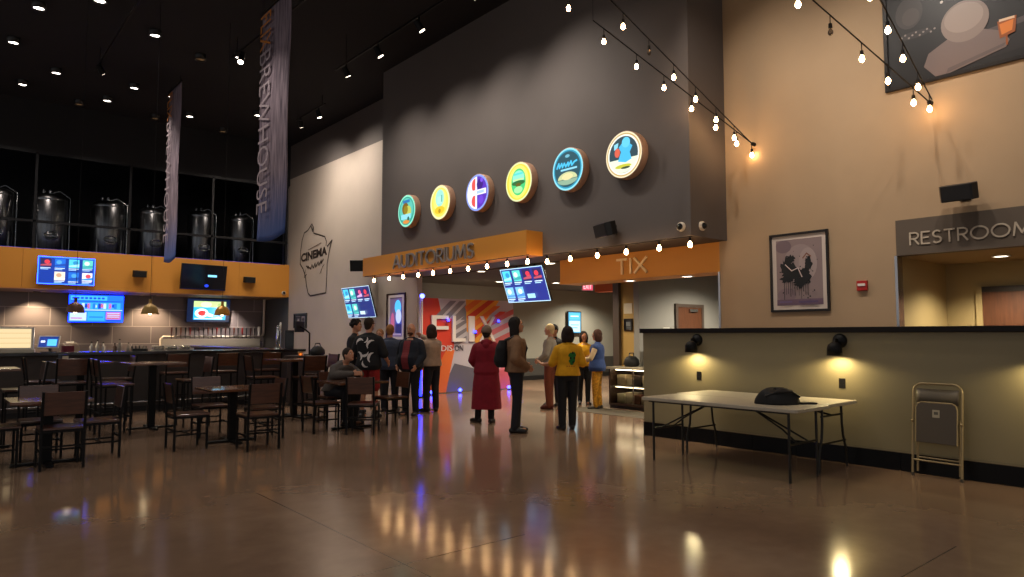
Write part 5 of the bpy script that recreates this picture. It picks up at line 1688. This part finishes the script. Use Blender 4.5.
    if P.get('hood'):
        mb = MB()
        c = T(0, -.07, 1.46)
        mb.ball(c, (.11, .07, .06), BLACK, 16)
        mb.ball(c + Vector((0, -.05, -.06)), (.07, .04, .07), BLACK, 14)
        if P['hood'] == 'up':
            mb.ball((0, -.02, .02), (.1, .112, .13), BLACK, 18, H)
        remesh(mb, .0115, 'hood', P['topm'], body, 3, False, s)
    if P.get('frontm') is not None:      # open jacket: inner shirt shows as a panel
        on_surface(top, [[(-.075 * s, z0 * s), (0, z0 * s), (.075 * s, z0 * s), (.075 * s, (z0 + .045) * s), (0, (z0 + .045) * s), (-.075 * s, (z0 + .045) * s)] for z0 in [.88 + .045 * k for k in range(12)]], P['frontm'], 'shirt_front', body, False, .006)
    # --- shoes
    for sd, sx in (('R', 1), ('L', -1)):
        mb = MB()
        ft = an[sd]
        ty = R(P.get('toe', 12)) * -sx
        if 'toe' + sd in P:
            ty = R(P['toe' + sd])
        dr = Vector((-math.sin(ty), math.cos(ty), 0))
        b0 = Vector((ft.x, ft.y, 0)) - dr * .045
        mb.ball(b0 + Vector((0, 0, .04)), (.045, .05, .05), BLACK, 12)
        limb(mb, [b0 + Vector((0, 0, .04)), b0 + dr * .12 + Vector((0, 0, .04)), b0 + dr * .2 + Vector((0, 0, .03))], [.043, .046, .034])
        limb(mb, [Vector((ft.x, ft.y, .07)), Vector((ft.x, ft.y, .115 + P.get('boot', 0)))], [.05, .052])
        remesh(mb, .0095, 'shoe' if not P.get('boot') else 'boot', P.get('shoem', BLACKSHOE), body, 2, True, s)
    return body, top, s, T

BLACKSHOE = mat('black_shoe_leather', '#121012', .4)
def cloth(n, h, noise=.12):
    return mat(n, h, .85, noise=noise, nscale=14, bump=.25)
AW = (.645, .764); RT = (.764, -.645)
def fd(a, r):
    return (AW[0] * a + RT[0] * r, AW[1] * a + RT[1] * r)
DENIM = cloth('dark_denim', '#15161f')
BLKP = cloth('black_trouser_cloth', '#111116')

b, top, s, T = person('person in a long maroon hooded coat and taupe hat, back to the camera', (7.38, 9.43, 0), fd(1, .05), 1.65, dict(
    top='coat', topm=cloth('maroon_wool', '#7c0d22'), hood='down', bulk=.03, coatz=.25, beanie=cloth('taupe_knit', '#6f5c4e', .2), hair='short', hairm=cloth('dark_brown_hair', '#24170f'),
    legm=BLKP, legw=.9, footL=(.16, .03), footR=(.09, -.06), toeL=55, toeR=-15, boot=.08, armR=((.26, .0, 1.13), (.17, .15, 1.0)), armL=((.27, .0, 1.13), (.19, .15, 1.0)), w=1.12, yaw=-8))
b, top, s, T = person('person with long dark hair, tan jacket and dark trousers, facing right', (7.0, 8.2, 0), fd(.12, 1), 1.77, dict(
    top='jacket', topm=cloth('tan_brown_jacket', '#7a5a40'), bulk=.04, hem=.92, w=1.06, hair='long', hairm=cloth('black_brown_hair', '#17100c'), legm=DENIM, legw=.95,
    footL=(.08, .02), footR=(.09, -.03), armR=((.28, -.05, 1.13), (.17, .15, 1.0)), armL=((.27, -.05, 1.13), (.16, .15, 1.02)), yaw=-8, pitch=-4))
t = thing('backpack', 'black backpack worn by the person in the tan jacket', 'backpack', b.location, b.rotation_euler.z)
mb = MB()
loft(mb, [(Vector((0, -.225, 1.0)), .13, .075), (Vector((0, -.24, 1.1)), .155, .10), (Vector((0, -.23, 1.3)), .15, .09), (Vector((0, -.205, 1.42)), .11, .06)])
mb.ball((0, -.3, 1.12), (.11, .05, .1), BLACK, 14)
remesh(mb, .012, 'pack', cloth('black_pack_cloth', '#0f0f13'), t, 4)
for sx in (-1, 1):
    MB().tube([(sx * .1, -.17, 1.42), (sx * .115, -.05, 1.475), (sx * .12, .08, 1.43), (sx * .13, .155, 1.3), (sx * .15, .1, 1.15), (sx * .15, -.1, 1.08)], .016, BLACKP, 8).build('strap', t)

YEL = cloth('yellow_cotton', '#d29a14', .1)
b, top, s, T = person('person in a yellow T-shirt with a green print, back to the camera, hand held out', (7.81, 7.88, 0), fd(1, -.12), 1.63, dict(
    top='shirt', topm=YEL, sleeve=.48, bulk=.02, hem=.92, flare=.06, hair='bob', hairm=cloth('dark_hair', '#1f120e'), legm=BLKP, legw=1.0, w=1.06,
    footL=(.10, .0), footR=(.085, .06), armL=((.27, .02, 1.12), (.40, .18, 1.10), (.35, .5, .25)), palmL=(0, 0, 1), armR=((.26, -.02, 1.12), (.16, .2, 1.08)), curl=.25, toeL=20, toeR=-4))
rr = random.Random(2)
bl = [(.035, 1.27, .05, .045), (.06, 1.2, .05, .055), (.03, 1.17, .035, .04), (.085, 1.27, .028, .05), (.045, 1.13, .03, .03)]
on_surface(top, [[(a * s + r1 * s * math.cos(k * PI / 7) * rr.uniform(.8, 1.2), c * s + r2 * s * math.sin(k * PI / 7) * rr.uniform(.8, 1.2)) for k in range(14)] for a, c, r1, r2 in bl], ink('#1f6a2a', .8), 'green_print', b, True, .005)
on_surface(top, [[(a * s + .016 * s * math.cos(k * PI / 5), c * s + .022 * s * math.sin(k * PI / 5)) for k in range(10)] for a, c in ((.06, 1.31), (.09, 1.22), (.02, 1.22), (.065, 1.15))], ink('#0f2414', .8), 'dark_print', b, True, .009)
on_surface(top, [[(x * s, 1.075 * s), (x * s + .022 * s, 1.075 * s), (x * s + .022 * s, 1.09 * s), (x * s, 1.09 * s)] for x in (-.05, -.01, .03, .07)], ink('#a2521a', .8), 'print_line', b, True, .005)

person('person in a yellow shirt facing the camera, behind the other yellow shirt', (10.95, 10.55, 0), fd(-1, .1), 1.57, dict(
    top='shirt', topm=YEL, sleeve=.5, bulk=.02, hem=.92, hair='bob', hairm=cloth('dark_hair', '#1f120e'), legm=BLKP, legw=.9, footL=(.09, .02), footR=(.1, .0), skin='mid',
    armR=((.24, .0, 1.13), (.1, .22, 1.12)), armL=((.24, .0, 1.13), (.1, .22, 1.14)), pitch=6))
person('person in a blue padded vest, cream sleeves and mustard patterned trousers', (10.46, 9.70, 0), fd(.35, -1), 1.60, dict(
    top='vest', topm=cloth('blue_quilted_cloth', '#2a3f70'), underm=cloth('cream_knit', '#b09a7a'), bulk=.034, hem=.84, flare=.12, hair='bob', hairm=cloth('auburn_hair', '#3a1d10', .25), legm=mat('mustard_patterned_cloth', '#b8811c', .8, noise=.55, nscale=22), legw=.95,
    footL=(.09, .02), footR=(.1, -.02), shoem=mat('pale_trainer', '#3a352f', .5), armR=((.27, .08, 1.13), (.14, .29, 1.10)), armL=((.29, .08, 1.12), (.15, .29, 1.06)), w=1.1, pitch=6))
person('person with blond hair and a pale shirt, half hidden behind the yellow T-shirt', (9.75, 10.35, 0), fd(.2, -.7), 1.72, dict(
    top='shirt', topm=cloth('pale_grey_shirt', '#8f8a80'), sleeve=1.0, bulk=.02, hair='short', hairm=cloth('blond_hair', '#cdb88c', .25), legm=cloth('rust_trousers', '#6a3420'), legw=1.05, footL=(.1, 0), footR=(.1, .03),
    armR=((.26, .02, 1.13), (.12, .22, 1.02)), armL=((.26, .02, 1.13), (.12, .22, 1.0)), shoem=cloth('red_brown_shoe', '#4a1a12')))
person('dark-haired person whose head shows just behind the yellow T-shirt', (10.25, 10.75, 0), fd(-.6, -.5), 1.72, dict(
    top='jacket', topm=cloth('black_jacket_cloth', '#17161a'), hair='short', hairm=cloth('black_hair', '#140e0c'), legm=DENIM, footL=(.1, 0), footR=(.1, .02), armR=((.25, .0, 1.13), (.16, .18, 1.05)), armL=((.25, .0, 1.13), (.16, .18, 1.05))))

b, top, s, T = person('person in a tan sweater and dark trousers with arms raised to the face', (7.6, 11.45, 0), fd(.7, -.75), 1.70, dict(
    top='shirt', topname='sweater', topm=cloth('tan_sweater_knit', '#9f8a78'), sleeve=1.0, bulk=.03, hem=.92, flare=.0, hair='bob', hairm=cloth('brown_hair', '#2a1a14'), legm=DENIM, legw=1.0, lean=(-.05, 0),
    footL=(.12, .03), footR=(.09, -.02), toeL=35, toeR=-35, armL=((.25, .22, 1.42), (.12, .44, 1.5), (-.3, .5, .3)), armR=((.25, .2, 1.40), (.10, .40, 1.52), (-.2, .4, .3)), yaw=0, pitch=4, w=1.06))
b, top, s, T = person('bald bearded person in a dark navy jacket over a red shirt', (6.98, 11.22, 0), fd(-.9, -.45), 1.72, dict(
    top='jacket', topm=cloth('navy_jacket_cloth', '#141a26'), frontm=cloth('red_shirt_cloth', '#7c2f34'), bulk=.028, hair='bald', beard=cloth('brown_beard', '#4a2c1e'), legm=BLKP, footL=(.11, .0), footR=(.11, .03), belly=.06, w=1.2,
    armR=((.27, .0, 1.13), (.22, .14, .95)), armL=((.27, .0, 1.13), (.22, .14, .95))))
person('blond-haired person in a slate blue jacket, back to the camera', (7.0, 12.05, 0), fd(1, .1), 1.70, dict(
    top='jacket', topm=cloth('slate_blue_cloth', '#3a4256'), bulk=.028, hair='short', hairm=cloth('strawberry_hair', '#8f5f34'), legm=DENIM, footL=(.11, .0), footR=(.11, .03), w=1.1, armR=((.27, .04, 1.13), (.2, .2, 1.0)), armL=((.27, .04, 1.13), (.2, .2, 1.0))))
person('short person whose face shows between the crescent shirt and the slate jacket', (7.25, 12.9, 0), fd(-1, -.1), 1.62, dict(
    top='jacket', topm=cloth('brown_jacket_cloth', '#4a3a34'), hair='short', hairm=cloth('sandy_hair', '#8a6242'), legm=DENIM, footL=(.1, 0), footR=(.1, .02)))
b, top, s, T = person('person in a black shirt with white crescents and red shorts, back to the camera', (6.13, 11.3, 0), fd(1, .25), 1.81, dict(
    top='shirt', topm=cloth('black_shirt_cloth', '#101014'), sleeve=.52, bulk=.03, hem=.84, flare=.05, hair='short', hairm=cloth('dark_brown_hair', '#24170f'), bottom='shorts', legm=cloth('red_shorts_cloth', '#8f1c1c'), w=1.1,
    footL=(.12, 0), footR=(.12, .03), armR=((.28, .02, 1.12), (.27, .2, .98)), armL=((.28, .0, 1.12), (.24, .18, 1.0)), yaw=-15))
for cx, cz, r_, a0 in ((.11, 1.28, .085, 60), (-.11, 1.31, .085, 30), (-.02, 1.15, .08, 200), (.13, 1.06, .085, 80), (-.13, 1.08, .08, 300), (.02, .96, .07, 140), (.0, 1.37, .05, 250)):
    cr = []
    for k in range(6):
        a, b2 = R(a0 + k * 28), R(a0 + (k + 1) * 28)
        w0 = r_ * .5 * math.sin(PI * (k + .02) / 6) + .003
        w1 = r_ * .5 * math.sin(PI * (k + 1) / 6) + .003
        cr.append([((cx + (r_ - w0) * math.cos(a)) * s, (cz + (r_ - w0) * math.sin(a)) * s), ((cx + (r_ + .004) * math.cos(a)) * s, (cz + (r_ + .004) * math.sin(a)) * s), ((cx + (r_ + .004) * math.cos(b2)) * s, (cz + (r_ + .004) * math.sin(b2)) * s), ((cx + (r_ - w1) * math.cos(b2)) * s, (cz + (r_ - w1) * math.sin(b2)) * s)])
    on_surface(top, cr, ink('#d0c6c2', .8), 'crescent_print', b, True, .005)
person('person with dark curly hair and a black jacket, leftmost of the standing group', (6.30, 12.15, 0), fd(-.1, 1), 1.80, dict(
    top='jacket', topm=cloth('charcoal_jacket_cloth', '#1b191b'), bulk=.03, hair='curly', hairm=cloth('black_hair', '#140e0c'), legm=DENIM, footL=(.11, .0), footR=(.11, .03), skin='fair', frontm=cloth('grey_shirt_cloth', '#5a5654'),
    armR=((.26, .02, 1.13), (.2, .2, 1.02)), armL=((.26, .02, 1.13), (.2, .2, 1.02))))
person('person in a grey hoodie sitting hunched at the low table', (5.36, 11.06, 0), (.35, -1), 1.74, dict(
    top='jacket', topname='hoodie', topm=cloth('grey_fleece', '#4a4441'), hood='down', bulk=.034, hem=.92, hip=(0, -.03, .555), lean=(.05, .5), hair='short', hairm=cloth('dark_brown_hair', '#24170f'), legm=DENIM,
    kneeR=(.13, .40, .54), kneeL=(.11, .40, .54), footR=(.13, .40), footL=(.11, .36), armL=((.27, .16, 1.25), (.12, .36, 1.25)), armR=((.26, .12, 1.24), (.08, .34, 1.27)), pitch=-14, w=1.08))
